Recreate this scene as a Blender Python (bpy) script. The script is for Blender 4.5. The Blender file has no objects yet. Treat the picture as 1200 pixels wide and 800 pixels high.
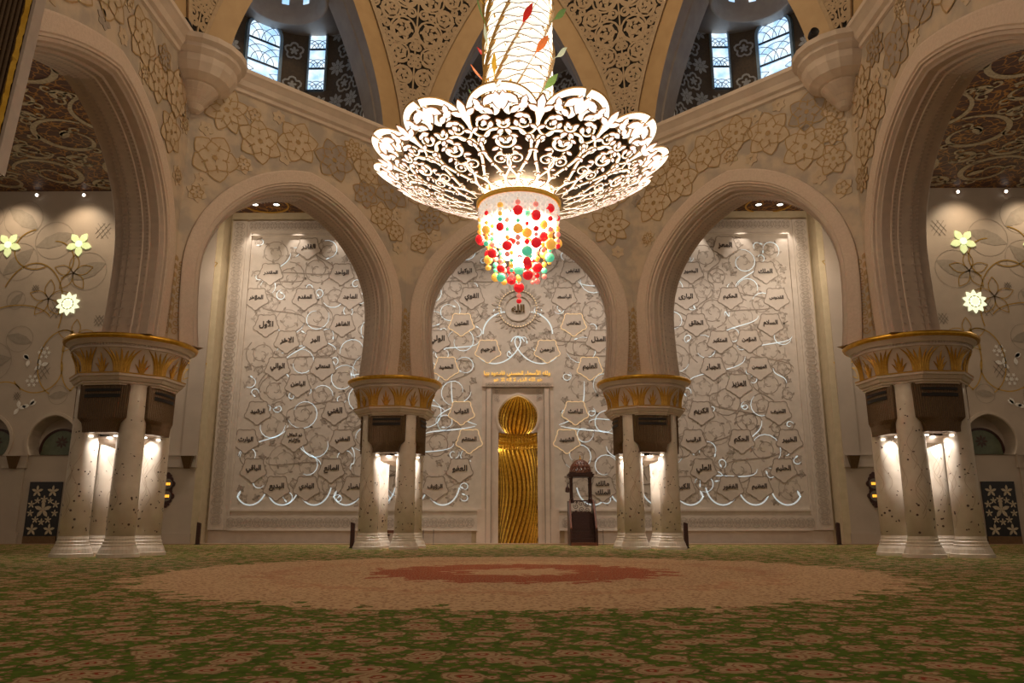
import bpy, math, random
from mathutils import Vector, Matrix
PI = math.pi
scn = bpy.context.scene
COL = scn.collection
sin, cos, rad = math.sin, math.cos, math.radians

# ------------------------------------------------------------------ camera
F, PITCH, YAW = 916.0, rad(13.0), rad(0.53)
CAM = Vector((0, 0, 1.5))
cd = bpy.data.cameras.new('camera'); cd.sensor_width = 36; cd.lens = F / 1200 * 36; cd.clip_end = 500
cam = bpy.data.objects.new('camera', cd); COL.objects.link(cam)
cam.location = CAM; cam.rotation_euler = (PI / 2 + PITCH, 0, YAW)
scn.camera = cam
RIGHT = Vector((cos(YAW), sin(YAW), 0))
FWD = Vector((-sin(YAW) * cos(PITCH), cos(YAW) * cos(PITCH), sin(PITCH)))
UP = RIGHT.cross(FWD)
def ray(px, py): return FWD * F + RIGHT * (px - 600) + UP * (400 - py)
def at(px, py, Y):
    d = ray(px, py); p = CAM + d * (Y / d.y); return p.x, p.z

# ------------------------------------------------------------------ materials
def mat(name, col, rough=.5, metal=0, col2=None, scale=4, detail=4, emit=None, es=0, bump=None, lo=.35, hi=.65):
    m = bpy.data.materials.new(name); m.use_nodes = True
    nt = m.node_tree; b = nt.nodes['Principled BSDF']
    tc = nt.nodes.new('ShaderNodeTexCoord')
    n = nt.nodes.new('ShaderNodeTexNoise'); n.inputs['Scale'].default_value = scale; n.inputs['Detail'].default_value = detail
    nt.links.new(tc.outputs['Object'], n.inputs['Vector'])
    r = nt.nodes.new('ShaderNodeValToRGB')
    r.color_ramp.elements[0].position = lo; r.color_ramp.elements[1].position = hi
    c2 = col2 or tuple(x * .88 for x in col)
    r.color_ramp.elements[0].color = (*col, 1); r.color_ramp.elements[1].color = (*c2, 1)
    nt.links.new(n.outputs['Fac'], r.inputs['Fac'])
    nt.links.new(r.outputs['Color'], b.inputs['Base Color'])
    b.inputs['Roughness'].default_value = rough; b.inputs['Metallic'].default_value = metal
    if emit:
        b.inputs['Emission Color'].default_value = (*emit, 1); b.inputs['Emission Strength'].default_value = es
    if bump:
        n2 = nt.nodes.new('ShaderNodeTexNoise'); n2.inputs['Scale'].default_value = bump[0]; n2.inputs['Detail'].default_value = 3
        nt.links.new(tc.outputs['Object'], n2.inputs['Vector'])
        bp = nt.nodes.new('ShaderNodeBump'); bp.inputs['Strength'].default_value = bump[1]; bp.inputs['Distance'].default_value = .05
        nt.links.new(n2.outputs['Fac'], bp.inputs['Height']); nt.links.new(bp.outputs['Normal'], b.inputs['Normal'])
    return m
def noemit(m):
    m.cycles.emission_sampling = 'NONE'; return m

M = {}
M['marble'] = mat('cream_marble', (.66, .53, .43), .45, 0, (.58, .46, .37), 1.2, 6)
M['marble_band'] = mat('carved_band_marble', (.60, .46, .37), .55, 0, (.54, .41, .32), 9, 4, bump=(22, .25))
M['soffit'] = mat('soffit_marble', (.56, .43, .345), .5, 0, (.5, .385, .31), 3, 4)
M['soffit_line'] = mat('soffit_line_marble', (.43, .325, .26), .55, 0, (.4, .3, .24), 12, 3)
M['span'] = mat('spandrel_marble', (.52, .40, .29), .6, 0, (.37, .30, .24), .8, 6, lo=.42, hi=.6)
M['petal'] = mat('petal_marble', (.53, .405, .285), .6, 0, (.46, .335, .215), 2, 4)
M['petal_grey'] = mat('grey_petal_marble', (.34, .27, .22), .6, 0, (.29, .23, .19), 2, 4)
M['goldline'] = mat('dull_gold_line', (.40, .25, .10), .5, .1, (.31, .19, .08), 6)
M['panel'] = mat('panel_marble', (.62, .53, .45), .5, 0, (.56, .475, .40), 2, 5)
M['carve'] = mat('shaded_line_marble', (.34, .27, .215), .6, 0, (.28, .225, .18), 5)  # darker tan puts relief shadow into scroll lines; also rims and frame stripes
M['carve2'] = mat('carved_relief_marble', (.46, .38, .315), .6, 0, (.40, .33, .27), 5)
M['plate'] = mat('cartouche_marble', (.60, .505, .425), .5, 0, (.56, .47, .395), 3)
M['ink'] = mat('dark_inscription', (.045, .03, .02), .5, 0, (.06, .04, .03), 9)
M['bronzetext'] = mat('dark_bronze_lettering', (.10, .055, .018), .45, .3, (.14, .08, .02), 9)
M['glow'] = noemit(mat('glowing_glass_vine', (.8, .85, .85), .25, 0, (.6, .7, .72), 1.2, 3, (.80, .93, 1.0), .34))
M['glowgold'] = noemit(mat('lit_gold_rim', (.85, .65, .38), .3, 0, (.7, .5, .28), 6, 3, (1, .72, .38), .30))
M['goldtext'] = noemit(mat('gilded_lettering', (.85, .55, .12), .3, .4, (.8, .48, .1), 6, 3, (1, .62, .12), .42))
M['jamb'] = mat('yellowish_jamb_marble', (.58, .47, .31), .55, 0, (.52, .42, .27), 2)
M['gold'] = mat('polished_gold', (.80, .47, .07), .3, .85, (.66, .36, .04), 5)
M['goldleaf'] = mat('gold_leaf_paint', (.62, .34, .05), .35, .45, (.50, .26, .035), 9)
M['mihrabgold'] = mat('mihrab_gold_mosaic', (.88, .56, .09), .3, .75, (.66, .38, .05), 9)
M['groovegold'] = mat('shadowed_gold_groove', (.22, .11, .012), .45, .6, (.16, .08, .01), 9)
M['darkgrille'] = mat('dark_bronze_grille', (.15, .085, .036), .4, .35, (.11, .062, .026), 14)
M['black'] = mat('black_slot', (.012, .008, .006), .6)
M['column'] = mat('inlaid_column_marble', (.73, .625, .52), .35, 0, (.67, .56, .455), 2.5, 6)
M['inlay'] = mat('dark_stone_inlay', (.06, .035, .025), .35, 0, (.11, .05, .03), 20)
M['vinefaint'] = mat('pale_vein_inlay', (.50, .38, .27), .4, 0, (.46, .34, .24), 8)
M['wood'] = mat('dark_mahogany', (.055, .014, .008), .4, 0, (.035, .009, .005), 9)
M['woodred'] = mat('red_brown_wood', (.17, .05, .02), .4, 0, (.12, .035, .015), 9)  # redder, paler wood for pulpit trim and stand top
M['ceil'] = None
M['scroll'] = mat('ceiling_scroll_plaster', (.38, .31, .20), .6, 0, (.25, .19, .12), 6)
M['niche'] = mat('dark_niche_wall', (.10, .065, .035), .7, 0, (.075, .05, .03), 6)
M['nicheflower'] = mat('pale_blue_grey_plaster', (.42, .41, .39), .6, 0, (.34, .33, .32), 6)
M['reveal'] = mat('grey_reveal_plaster', (.42, .36, .31), .6, 0, (.37, .31, .27), 1.5)
M['tanband'] = mat('tan_arch_plaster', (.50, .33, .165), .6, 0, (.45, .29, .14), 1.2)
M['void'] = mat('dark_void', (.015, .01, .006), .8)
M['screen'] = mat('pierced_screen_plaster', (.46, .33, .20), .6, 0, (.4, .28, .17), 5)
M['pane'] = mat('daylit_glass', (.3, .5, .75), .2, 0, (.2, .4, .7), 1.4, 2, (.34, .62, 1.0), 1.1)
def pane_var(m):
    nt = m.node_tree; b = nt.nodes['Principled BSDF']; r = [n for n in nt.nodes if n.type == 'VALTORGB'][0]
    r.color_ramp.elements[0].color = (.38, .66, 1, 1); r.color_ramp.elements[1].color = (.85, .95, 1, 1)
    nt.links.new(r.outputs['Color'], b.inputs['Emission Color'])
pane_var(M['pane'])
M['winframe'] = mat('blue_grey_window_frame', (.25, .36, .46), .5, 0, (.2, .3, .4), 5)
M['mullion'] = mat('dark_window_bar', (.03, .06, .10), .5)
M['crystalstem'] = noemit(mat('lit_crystal_stem', (.9, .85, .75), .3, 0, (.85, .8, .7), 3, 3, (1, .93, .80), .95))
M['hot'] = noemit(mat('white_hot_crystal_scroll', (.9, .8, .6), .3, 0, (.9, .75, .5), 6, 3, (1, .86, .66), 2.0))
M['hotleaf'] = noemit(mat('lit_rose_crystal_leaf', (.9, .6, .5), .3, 0, (.9, .5, .4), 5, 3, (1, .76, .64), 1.7))
M['core'] = mat('blazing_crystal_core', (.95, .9, .8), .3, 0, (.95, .85, .7), 6, 3, (1, .84, .62), 21)
M['bowl'] = mat('bronze_bowl', (.075, .045, .016), .5, .3, (.055, .033, .012), 4)
M['chandgold'] = noemit(mat('chandelier_gold', (.72, .42, .08), .3, .8, (.6, .33, .05), 6, 3, (.9, .42, .06), .22))
M['darkgold'] = mat('antique_gold_edge', (.34, .19, .05), .45, .4, (.26, .14, .03), 6)
M['drumglass'] = noemit(mat('drum_crystal', (.8, .72, .6), .25, 0, (.55, .42, .35), 7, 5, (1, .86, .72), .55))
def glass(name, c, e=.55):
    return noemit(mat(name, c, .12, 0, tuple(x * .8 for x in c), 12, 2, c, e))
M['red'] = glass('red_glass', (.85, .02, .03)); M['green'] = glass('green_glass', (.12, .78, .46), .5)
M['amber'] = glass('amber_glass', (.95, .48, .08), .6); M['pink'] = glass('pink_glass', (.95, .28, .22), .55)
M['leafred'] = glass('red_leaf_glass', (.7, .03, .02), .25); M['leaforange'] = glass('orange_leaf_glass', (.85, .22, .06), .3)
M['leafyellow'] = glass('yellow_leaf_glass', (.72, .42, .04), .3); M['leafgreen'] = glass('green_leaf_glass', (.18, .30, .09), .3)
M['leafpale'] = glass('pale_leaf_glass', (.62, .66, .45), .45)
M['bulb'] = noemit(mat('lamp_lens', (1, .95, .85), .3, 0, None, 4, 2, (1, .93, .82), 5))
M['flowerglow'] = noemit(mat('lit_flower_glass', (.8, .9, .55), .3, 0, (.6, .75, .35), 3, 2, (.66, .74, .34), .62))
M['flowerglow2'] = noemit(mat('bright_flower_glass', (.9, .95, .7), .3, 0, (.85, .9, .6), 3, 2, (.88, .95, .66), .9))
M['pearl'] = mat('mother_of_pearl', (.86, .83, .80), .3, 0, (.70, .66, .62), 9, 5)
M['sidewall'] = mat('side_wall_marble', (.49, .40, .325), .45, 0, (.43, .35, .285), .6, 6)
M['greyleaf'] = mat('grey_leaf_inlay', (.35, .29, .235), .5, 0, (.30, .25, .2), 4)
M['lattice'] = mat('lattice_mark', (.27, .22, .175), .5)
M['vinegold'] = mat('gold_vine_inlay', (.58, .36, .09), .3, .5, (.46, .27, .06), 4)
M['greenglass'] = mat('dim_green_glass', (.15, .17, .10), .3, 0, (.10, .12, .07), 2)
M['doorglass'] = mat('dark_door_glass', (.010, .007, .007), .25)
M['doorflower'] = mat('cream_door_flower', (.55, .46, .34), .45, 0, (.48, .38, .27), 12)
M['plank'] = mat('brown_plank', (.16, .085, .03), .5, 0, (.12, .06, .02), 6)
M['digits'] = noemit(mat('orange_display', (.9, .4, .05), .4, 0, None, 4, 2, (1, .45, .04), 1.6))
M['dial'] = mat('grey_dial', (.18, .15, .12), .4)
M['metalgrey'] = mat('grey_metal', (.16, .15, .14), .4, .6)
M['trim'] = mat('carpet_edge_stone', (.40, .25, .14), .6)

def ceiling_mat():
    m = bpy.data.materials.new('red_brown_arabesque_ceiling'); m.use_nodes = True
    nt = m.node_tree; b = nt.nodes['Principled BSDF']; b.inputs['Roughness'].default_value = .55
    tc = nt.nodes.new('ShaderNodeTexCoord'); ns = nt.nodes.new('ShaderNodeTexNoise'); ns.inputs['Scale'].default_value = 1.1
    mx = nt.nodes.new('ShaderNodeMixRGB'); mx.inputs['Fac'].default_value = .55
    nt.links.new(tc.outputs['Object'], ns.inputs['Vector']); nt.links.new(tc.outputs['Object'], mx.inputs[1]); nt.links.new(ns.outputs['Color'], mx.inputs[2])
    v = nt.nodes.new('ShaderNodeTexVoronoi'); v.feature = 'DISTANCE_TO_EDGE'; v.inputs['Scale'].default_value = 3.4
    nt.links.new(mx.outputs[0], v.inputs['Vector'])
    r = nt.nodes.new('ShaderNodeValToRGB'); e = r.color_ramp.elements
    e[0].position = .03; e[0].color = (.27, .12, .02, 1); e[1].position = .07; e[1].color = (.05, .013, .007, 1)
    nt.links.new(v.outputs['Distance'], r.inputs['Fac']); nt.links.new(r.outputs['Color'], b.inputs['Base Color'])
    return m
M['ceil'] = ceiling_mat()

def carpet_mat():
    m = bpy.data.materials.new('floral_carpet_wool'); m.use_nodes = True
    nt = m.node_tree; N = nt.nodes.new; L = nt.links.new
    b = nt.nodes['Principled BSDF']; b.inputs['Roughness'].default_value = .95
    b.inputs['Specular IOR Level'].default_value = .1
    g = N('ShaderNodeNewGeometry')
    def ramp(fac, stops, interp='LINEAR'):
        r = N('ShaderNodeValToRGB'); r.color_ramp.interpolation = interp
        e = r.color_ramp.elements
        while len(e) < len(stops): e.new(.5)
        for k, (p, c) in enumerate(stops): e[k].position = p; e[k].color = (*c, 1)
        L(fac, r.inputs['Fac']); return r.outputs['Color']
    def mixc(f, a, c):
        x = N('ShaderNodeMixRGB'); L(f, x.inputs[0]); L(a, x.inputs[1]); L(c, x.inputs[2]); return x.outputs[0]
    def math_(op, a, c=None):
        x = N('ShaderNodeMath'); x.operation = op
        for i, q in enumerate((a, c)):
            if q is None: continue
            if isinstance(q, (int, float)): x.inputs[i].default_value = q
            else: L(q, x.inputs[i])
        return x.outputs[0]
    nz = N('ShaderNodeTexNoise'); nz.inputs['Scale'].default_value = 5; nz.inputs['Detail'].default_value = 4; L(g.outputs['Position'], nz.inputs['Vector'])
    dis = N('ShaderNodeMixRGB'); dis.blend_type = 'LINEAR_LIGHT'; dis.inputs[0].default_value = .10
    L(g.outputs['Position'], dis.inputs[1]); L(nz.outputs['Color'], dis.inputs[2])
    def vor(scale, feat='F1'):
        v = N('ShaderNodeTexVoronoi'); v.feature = feat; v.inputs['Scale'].default_value = scale; v.voronoi_dimensions = '2D'
        L(dis.outputs[0], v.inputs['Vector']); return v
    v1 = vor(1.35); v2 = vor(3.1); v3 = vor(7.0); v4 = vor(2.6)
    BE, BR, RD, GR, DG = (.47, .32, .175), (.28, .155, .07), (.30, .05, .025), (.105, .165, .014), (.055, .095, .009)
    big = ramp(v1.outputs['Distance'], [(0, BE), (.05, RD), (.09, BR), (.12, BE), (.20, (.30, .15, .075)), (.24, BE), (.29, BR)], 'CONSTANT')
    bigm = ramp(v1.outputs['Distance'], [(0, (1, 1, 1)), (.31, (1, 1, 1)), (.32, (0, 0, 0))])
    med = ramp(v2.outputs['Distance'], [(0, RD), (.06, BE), (.16, (.28, .16, .08)), (.22, BR)], 'CONSTANT')
    medm = ramp(v2.outputs['Distance'], [(0, (1, 1, 1)), (.25, (1, 1, 1)), (.26, (0, 0, 0))])
    sm = ramp(v3.outputs['Distance'], [(0, (.30, .16, .08)), (.2, (.22, .13, .05))], 'CONSTANT')
    smm = ramp(v3.outputs['Distance'], [(0, (1, 1, 1)), (.22, (1, 1, 1)), (.23, (0, 0, 0))])
    gn = ramp(nz.outputs['Fac'], [(.4, GR), (.7, DG)])
    green = mixc(smm, gn, sm); green = mixc(medm, green, med); green = mixc(bigm, green, big)
    # medallion field
    MB_, MR = (.60, .40, .235), (.36, .075, .035)
    f1 = ramp(v3.outputs['Distance'], [(0, (.26, .08, .04)), (.12, (.34, .20, .11)), (.26, MB_)], 'CONSTANT')
    fm = ramp(v2.outputs['Distance'], [(0, (.25, .10, .06)), (.06, (.48, .31, .17)), (.2, (.40, .22, .11)), (.26, MB_), (.36, MB_)], 'CONSTANT')
    cm = ramp(v4.outputs['Distance'], [(0, (1, 1, 1)), (.3, (1, 1, 1)), (.32, (0, 0, 0))])
    beige = mixc(cm, f1, fm)
    redf = ramp(v3.outputs['Distance'], [(0, (.56, .36, .2)), (.17, (.26, .06, .035)), (.30, MR), (.46, (.42, .14, .07))], 'CONSTANT')
    ivory = ramp(v3.outputs['Distance'], [(0, (.36, .14, .07)), (.16, (.58, .39, .23))], 'CONSTANT')
    sep = N('ShaderNodeSeparateXYZ'); L(g.outputs['Position'], sep.inputs[0])
    dx = sep.outputs[0]; dy = math_('SUBTRACT', sep.outputs[1], 25.2)
    d = math_('SQRT', math_('ADD', math_('MULTIPLY', dx, dx), math_('MULTIPLY', dy, dy)))
    an = math_('ARCTAN2', dx, dy)
    lob = math_('MULTIPLY', math_('ABSOLUTE', math_('SINE', math_('MULTIPLY', an, 10))), .35)
    nz3 = N('ShaderNodeTexNoise'); nz3.inputs['Scale'].default_value = 1.6; nz3.inputs['Detail'].default_value = 5; L(g.outputs['Position'], nz3.inputs['Vector'])
    nd = math_('MULTIPLY', math_('SUBTRACT', nz3.outputs['Fac'], .5), 4.5)
    dd = math_('ADD', math_('ADD', d, lob), nd)
    def step(r): return math_('LESS_THAN', dd, r)
    c = mixc(step(11.1), green, beige)
    c = mixc(step(4.7), c, redf); c = mixc(step(1.9), c, ivory)
    ring = math_('LESS_THAN', math_('ABSOLUTE', math_('SUBTRACT', dd, 7.6)), .3)
    c2 = mixc(math_('MULTIPLY', ring, .35), c, redf)
    L(c2, b.inputs['Base Color'])
    n2 = N('ShaderNodeTexNoise'); n2.inputs['Scale'].default_value = 60; L(g.outputs['Position'], n2.inputs['Vector'])
    bp = N('ShaderNodeBump'); bp.inputs['Strength'].default_value = .3; bp.inputs['Distance'].default_value = .02
    L(n2.outputs['Fac'], bp.inputs['Height']); L(bp.outputs['Normal'], b.inputs['Normal'])
    return m
M['carpet'] = carpet_mat()

# ------------------------------------------------------------------ mesh builder
class MB:
    def __init__(s): s.v = []; s.f = []; s.m = []
    def add(s, vs, fs, mi=0):
        o = len(s.v); s.v.extend(tuple(p) for p in vs)
        for f in fs: s.f.append([i + o for i in f]); s.m.append(mi)
    def grid(s, rows, mi=0, closed=False):
        n = len(rows[0]); o = len(s.v)
        for r in rows: s.v.extend(tuple(p) for p in r)
        for i in range(len(rows) - 1):
            for j in range(n if closed else n - 1):
                k = (j + 1) % n
                s.f.append([o + i * n + j, o + i * n + k, o + (i + 1) * n + k, o + (i + 1) * n + j]); s.m.append(mi)
    def box(s, x0, x1, y0, y1, z0, z1, mi=0):
        vs = [(x, y, z) for z in (z0, z1) for y in (y0, y1) for x in (x0, x1)]
        s.add(vs, [[0, 2, 3, 1], [4, 5, 7, 6], [0, 1, 5, 4], [2, 6, 7, 3], [0, 4, 6, 2], [1, 3, 7, 5]], mi)
    def lathe(s, prof, n=24, c=(0, 0, 0), mi=0, cap=True, a0=0):
        rows = [[(c[0] + r * cos(a0 + 2 * PI * k / n), c[1] + r * sin(a0 + 2 * PI * k / n), c[2] + z) for k in range(n)] for r, z in prof]
        o = len(s.v); s.grid(rows, mi, True)
        if cap:
            s.f.append([o + k for k in range(n)][::-1]); s.m.append(mi)
            t = o + (len(prof) - 1) * n; s.f.append([t + k for k in range(n)]); s.m.append(mi)
    def sphere(s, c, r, n=10, k=6, mi=0, sz=1):
        s.lathe([(max(1e-4, r * sin(PI * i / k)), -r * sz * cos(PI * i / k)) for i in range(k + 1)], n, c, mi, False)
    def tube(s, pts, r, n=5, mi=0):
        pts = [Vector(p) for p in pts]; rows = []
        for i, p in enumerate(pts):
            t = (pts[min(i + 1, len(pts) - 1)] - pts[max(i - 1, 0)]).normalized()
            a = t.cross(Vector((0, 0, 1)));
            if a.length < 1e-3: a = t.cross(Vector((1, 0, 0)))
            a.normalize(); b = t.cross(a); rr = r[i] if isinstance(r, (list, tuple)) else r
            rows.append([p + (a * cos(2 * PI * k / n) + b * sin(2 * PI * k / n)) * rr for k in range(n)])
        o = len(s.v); s.grid(rows, mi, True)
        s.f.append([o + k for k in range(n)]); s.m.append(mi)
        t = o + (len(rows) - 1) * n; s.f.append([t + k for k in range(n)][::-1]); s.m.append(mi)
    # 2-D pattern on a surface: S(u, v, h) -> point
    def ribbon(s, pts, w, S, h=.05, h0=0, mi=0, skirt=True):
        L_, R_ = [], []; n = len(pts)
        for i in range(n):
            a = pts[max(i - 1, 0)]; b = pts[min(i + 1, n - 1)]
            dx, dy = b[0] - a[0], b[1] - a[1]; l = math.hypot(dx, dy) or 1
            ww = (w[i] if isinstance(w, (list, tuple)) else w) / 2
            L_.append((pts[i][0] - dy / l * ww, pts[i][1] + dx / l * ww)); R_.append((pts[i][0] + dy / l * ww, pts[i][1] - dx / l * ww))
        rows = [[S(*p, h) for p in L_], [S(*p, h) for p in R_]]
        if skirt: rows = [[S(*p, h0) for p in L_]] + rows + [[S(*p, h0) for p in R_]]
        s.grid(rows, mi)
    def poly(s, pts, S, h=.05, h0=0, mi=0, skirt=True, center=True):
        n = len(pts); c = (sum(p[0] for p in pts) / n, sum(p[1] for p in pts) / n)
        vs = [S(*p, h) for p in pts] + [S(*c, h)]
        s.add(vs, [[i, (i + 1) % n, n] for i in range(n)], mi)
        if skirt: s.grid([[S(*p, h0) for p in pts + pts[:1]], [S(*p, h) for p in pts + pts[:1]]], mi)
    def leaf(s, x, y, a, l, w, S, h=.05, h0=0, mi=0, skirt=False):
        ca, sa = cos(a), sin(a); P = []
        for t, q in ((0, 0), (.3, .42), (.62, .5), (.85, .26), (1, 0), (.85, -.26), (.62, -.5), (.3, -.42)):
            P.append((x + ca * t * l - sa * q * w, y + sa * t * l + ca * q * w))
        s.poly(P, S, h, h0, mi, skirt)
    def build(s, name, mats, parent=None, smooth=False, loc=None):
        me = bpy.data.meshes.new(name); me.from_pydata(s.v, [], s.f)
        if not isinstance(mats, (list, tuple)): mats = [mats]
        for m in mats: me.materials.append(m)
        me.polygons.foreach_set('material_index', s.m)
        if smooth: me.polygons.foreach_set('use_smooth', [True] * len(me.polygons))
        me.update(); o = bpy.data.objects.new(name, me); COL.objects.link(o)
        if parent: o.parent = parent
        if loc: o.location = loc
        return o

def tag(o, label=None, cat=None, group=None, kind=None):
    if label: o['label'] = label
    if cat: o['category'] = cat
    if group: o['group'] = group
    if kind: o['kind'] = kind
    return o
def empty(name, loc=(0, 0, 0), rz=0):
    o = bpy.data.objects.new(name, None); COL.objects.link(o); o.location = loc; o.rotation_euler = (0, 0, rz); o.empty_display_size = .3
    return o
def struct(o): o['kind'] = 'structure'; return o
def copy_tree(o, parent=None):
    c = o.copy(); COL.objects.link(c)
    if parent: c.parent = parent
    for ch in list(o.children): copy_tree(ch, c)
    return c
def spiral(cx, cy, r, a0, turns=1.6, d=1, n=26, r1=.16, sx=1):
    return [(cx + sx * r * (1 - (1 - r1) * t) * cos(a0 + d * 2 * PI * turns * t), cy + r * (1 - (1 - r1) * t) * sin(a0 + d * 2 * PI * turns * t)) for t in [i / n for i in range(n + 1)]]
def pack(test, bx, radii, tries, seed, fill=(), ov=1.0):
    rg = random.Random(seed); C = list(fill); n0 = len(C)
    for r in radii:
        for _ in range(tries):
            x, y = rg.uniform(bx[0], bx[1]), rg.uniform(bx[2], bx[3])
            if test(x, y, r) and all((x - c[0]) ** 2 + (y - c[1]) ** 2 > ((r + c[2]) * ov) ** 2 for c in C): C.append((x, y, r))
    return C[n0:]
def bez(a, b, c, d, n=12):
    return [tuple((1 - t) ** 3 * a[k] + 3 * t * (1 - t) ** 2 * b[k] + 3 * t * t * (1 - t) * c[k] + t ** 3 * d[k] for k in (0, 1)) for t in [i / n for i in range(n + 1)]]
def rosette(r, n, rin=.55, rot=0, per=6, pw=1):
    return [(r * (rin + (1 - rin) * abs(cos(n * a / 2)) ** pw) * cos(a + rot), r * (rin + (1 - rin) * abs(cos(n * a / 2)) ** pw) * sin(a + rot)) for a in [2 * PI * k / (n * per) for k in range(n * per)]]

# Arabic lettering (joined presentation forms)
FM = {'ا': (0xFE8D, 2), 'أ': (0xFE83, 2), 'إ': (0xFE87, 2), 'ب': (0xFE8F, 4), 'ة': (0xFE93, 2), 'ت': (0xFE95, 4), 'ث': (0xFE99, 4), 'ج': (0xFE9D, 4), 'ح': (0xFEA1, 4), 'خ': (0xFEA5, 4), 'د': (0xFEA9, 2), 'ذ': (0xFEAB, 2), 'ر': (0xFEAD, 2), 'ز': (0xFEAF, 2), 'س': (0xFEB1, 4), 'ش': (0xFEB5, 4), 'ص': (0xFEB9, 4), 'ض': (0xFEBD, 4), 'ط': (0xFEC1, 4), 'ظ': (0xFEC5, 4), 'ع': (0xFEC9, 4), 'غ': (0xFECD, 4), 'ف': (0xFED1, 4), 'ق': (0xFED5, 4), 'ك': (0xFED9, 4), 'ل': (0xFEDD, 4), 'م': (0xFEE1, 4), 'ن': (0xFEE5, 4), 'ه': (0xFEE9, 4), 'و': (0xFEED, 2), 'ؤ': (0xFE85, 2), 'ى': (0xFEEF, 2), 'ي': (0xFEF1, 4), 'ء': (0xFE80, 1)}
LAM = {'ا': 0xFEFB, 'أ': 0xFEF7, 'إ': 0xFEF9}
def shape(w):
    out = []; prev = False; i = 0
    while i < len(w):
        c = w[i]
        if c not in FM: out.append(c); prev = False; i += 1; continue
        if c == 'ل' and i + 1 < len(w) and w[i + 1] in LAM:
            out.append(chr(LAM[w[i + 1]] + (1 if prev else 0))); prev = False; i += 2; continue
        base, n = FM[c]; nxt = i + 1 < len(w) and w[i + 1] in FM and FM[w[i + 1]][1] > 1
        k = ((3 if nxt else 1) if prev else (2 if nxt else 0)) if n == 4 else (1 if prev and n == 2 else 0)
        out.append(chr(base + k)); prev = (n == 4 and nxt); i += 1
    return ''.join(reversed(out))
def lettering(name, text, size, m, parent, S, u0, v0, h=.1, width=None, bold=.012):
    c = bpy.data.curves.new(name, 'FONT'); c.body = '\n'.join(shape(t) for t in text.split('\n')); c.size = 1
    c.align_x = 'CENTER'; c.resolution_u = 2; c.offset = bold; c.extrude = .02; c.space_line = 1.3
    o = bpy.data.objects.new('lettering_source', c); COL.objects.link(o)
    bpy.context.view_layer.update()
    me = bpy.data.meshes.new_from_object(o); bpy.data.objects.remove(o); bpy.data.curves.remove(c)
    xs = [v.co.x for v in me.vertices]; ys = [v.co.y for v in me.vertices]
    if xs:
        cx, cy = (min(xs) + max(xs)) / 2, (min(ys) + max(ys)) / 2
        k = size if not width else min(size, width / (max(xs) - min(xs)))
        for v in me.vertices: v.co = S(u0 + (v.co.x - cx) * k, v0 + (v.co.y - cy) * k, h + v.co.z)
    me.name = name; me.materials.clear(); me.materials.append(m)
    ob = bpy.data.objects.new(name, me); COL.objects.link(ob)
    if parent: ob.parent = parent
    return ob

# ------------------------------------------------------------------ floor
b = MB(); b.box(-62, 62, -6, 60, -.4, -.03); struct(b.build('floor', M['marble']))
b = MB(); b.box(-60, 60, -4, 54.9, -.03, 0); tag(b.build('carpet', M['carpet']), 'green and beige floral wool carpet with a large round medallion covering the hall floor', 'carpet')
b = MB(); b.box(-60, 60, 54.9, 55.35, -.03, .05); b.box(-22.8, 22.8, 55.35, 56.6, -.03, .05); struct(b.build('trim_1', M['trim']))

# ------------------------------------------------------------------ octagon arcade
OC = Vector((0, 29, 0)); RIN = 16.65; HW = RIN * math.tan(PI / 8); ZC = 13.55; ZS = 9.78; KP = .085; ZT = 24.2; TH = 2.5
def frame(nx, ny):
    n = Vector((nx, ny, 0)).normalized(); u = Vector((n.y, -n.x, 0)); c = OC + n * RIN
    def S(U, z, h=0):
        if ny == 0 and u.y * U < 0: U *= 1 + .085 * abs(U)     # the side arches run a little wider towards the entrance
        return Vector((c.x + u.x * U - n.x * h, c.y + u.y * U - n.y * h, z))
    return S
SQ = math.sqrt(.5)
SIDES = [('wall_centre', 0, 1), ('wall_centre_left', -SQ, SQ), ('wall_centre_right', SQ, SQ), ('wall_left', -1, 0), ('wall_right', 1, 0)]
def rphi(R, phi, k=KP):
    p = math.degrees(phi) if phi <= PI / 2 else 180 - math.degrees(phi)
    return R * (1 + k * max(0, (p - 38) / 52) ** 1.7)
EL = 2.2     # the foot of each great arch closes in only a little
def opt(R, zc, k, t, e): r = rphi(R, t, k); return (r * cos(t), zc + r * sin(t) * (e if sin(t) < 0 else 1))
def arc(R, zc=ZC, zs=ZS, k=KP, n=56, e=1.0):
    p0 = math.asin((zs - zc) / R / e); return [opt(R, zc, k, p0 + (PI - 2 * p0) * i / n, e) for i in range(n + 1)]
def spandrel(b, S, R, zc, zs, k, u0, u1, zt, h=0, mi=0, n=56, e=1.0):
    p0 = math.asin((zs - zc) / R / e)
    ph = [p0 + (PI - 2 * p0) * i / n for i in range(n + 1)]
    for cx, cz in ((u1, zs), (u1, zt), (u0, zt), (u0, zs)):
        a = math.atan2((cz - zc) / (e if cz < zc else 1), cx); a = a if a > -PI / 2 else a + 2 * PI
        if p0 < a < PI - p0: ph.append(a)
    ph.sort(); A, B = [], []
    for p in ph:
        q = opt(R, zc, k, p, e); A.append(q); c, s_ = q[0], q[1] - zc
        t = 1e9
        if c > 1e-6: t = min(t, u1 / c)
        if c < -1e-6: t = min(t, u0 / c)
        if s_ > 1e-6: t = min(t, (zt - zc) / s_)
        if s_ < -1e-6: t = min(t, (zs - zc) / s_)
        t = max(t, 1); B.append((t * c, zc + t * s_))
    b.grid([[S(*p, h) for p in A], [S(*p, h) for p in B]], mi)
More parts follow.
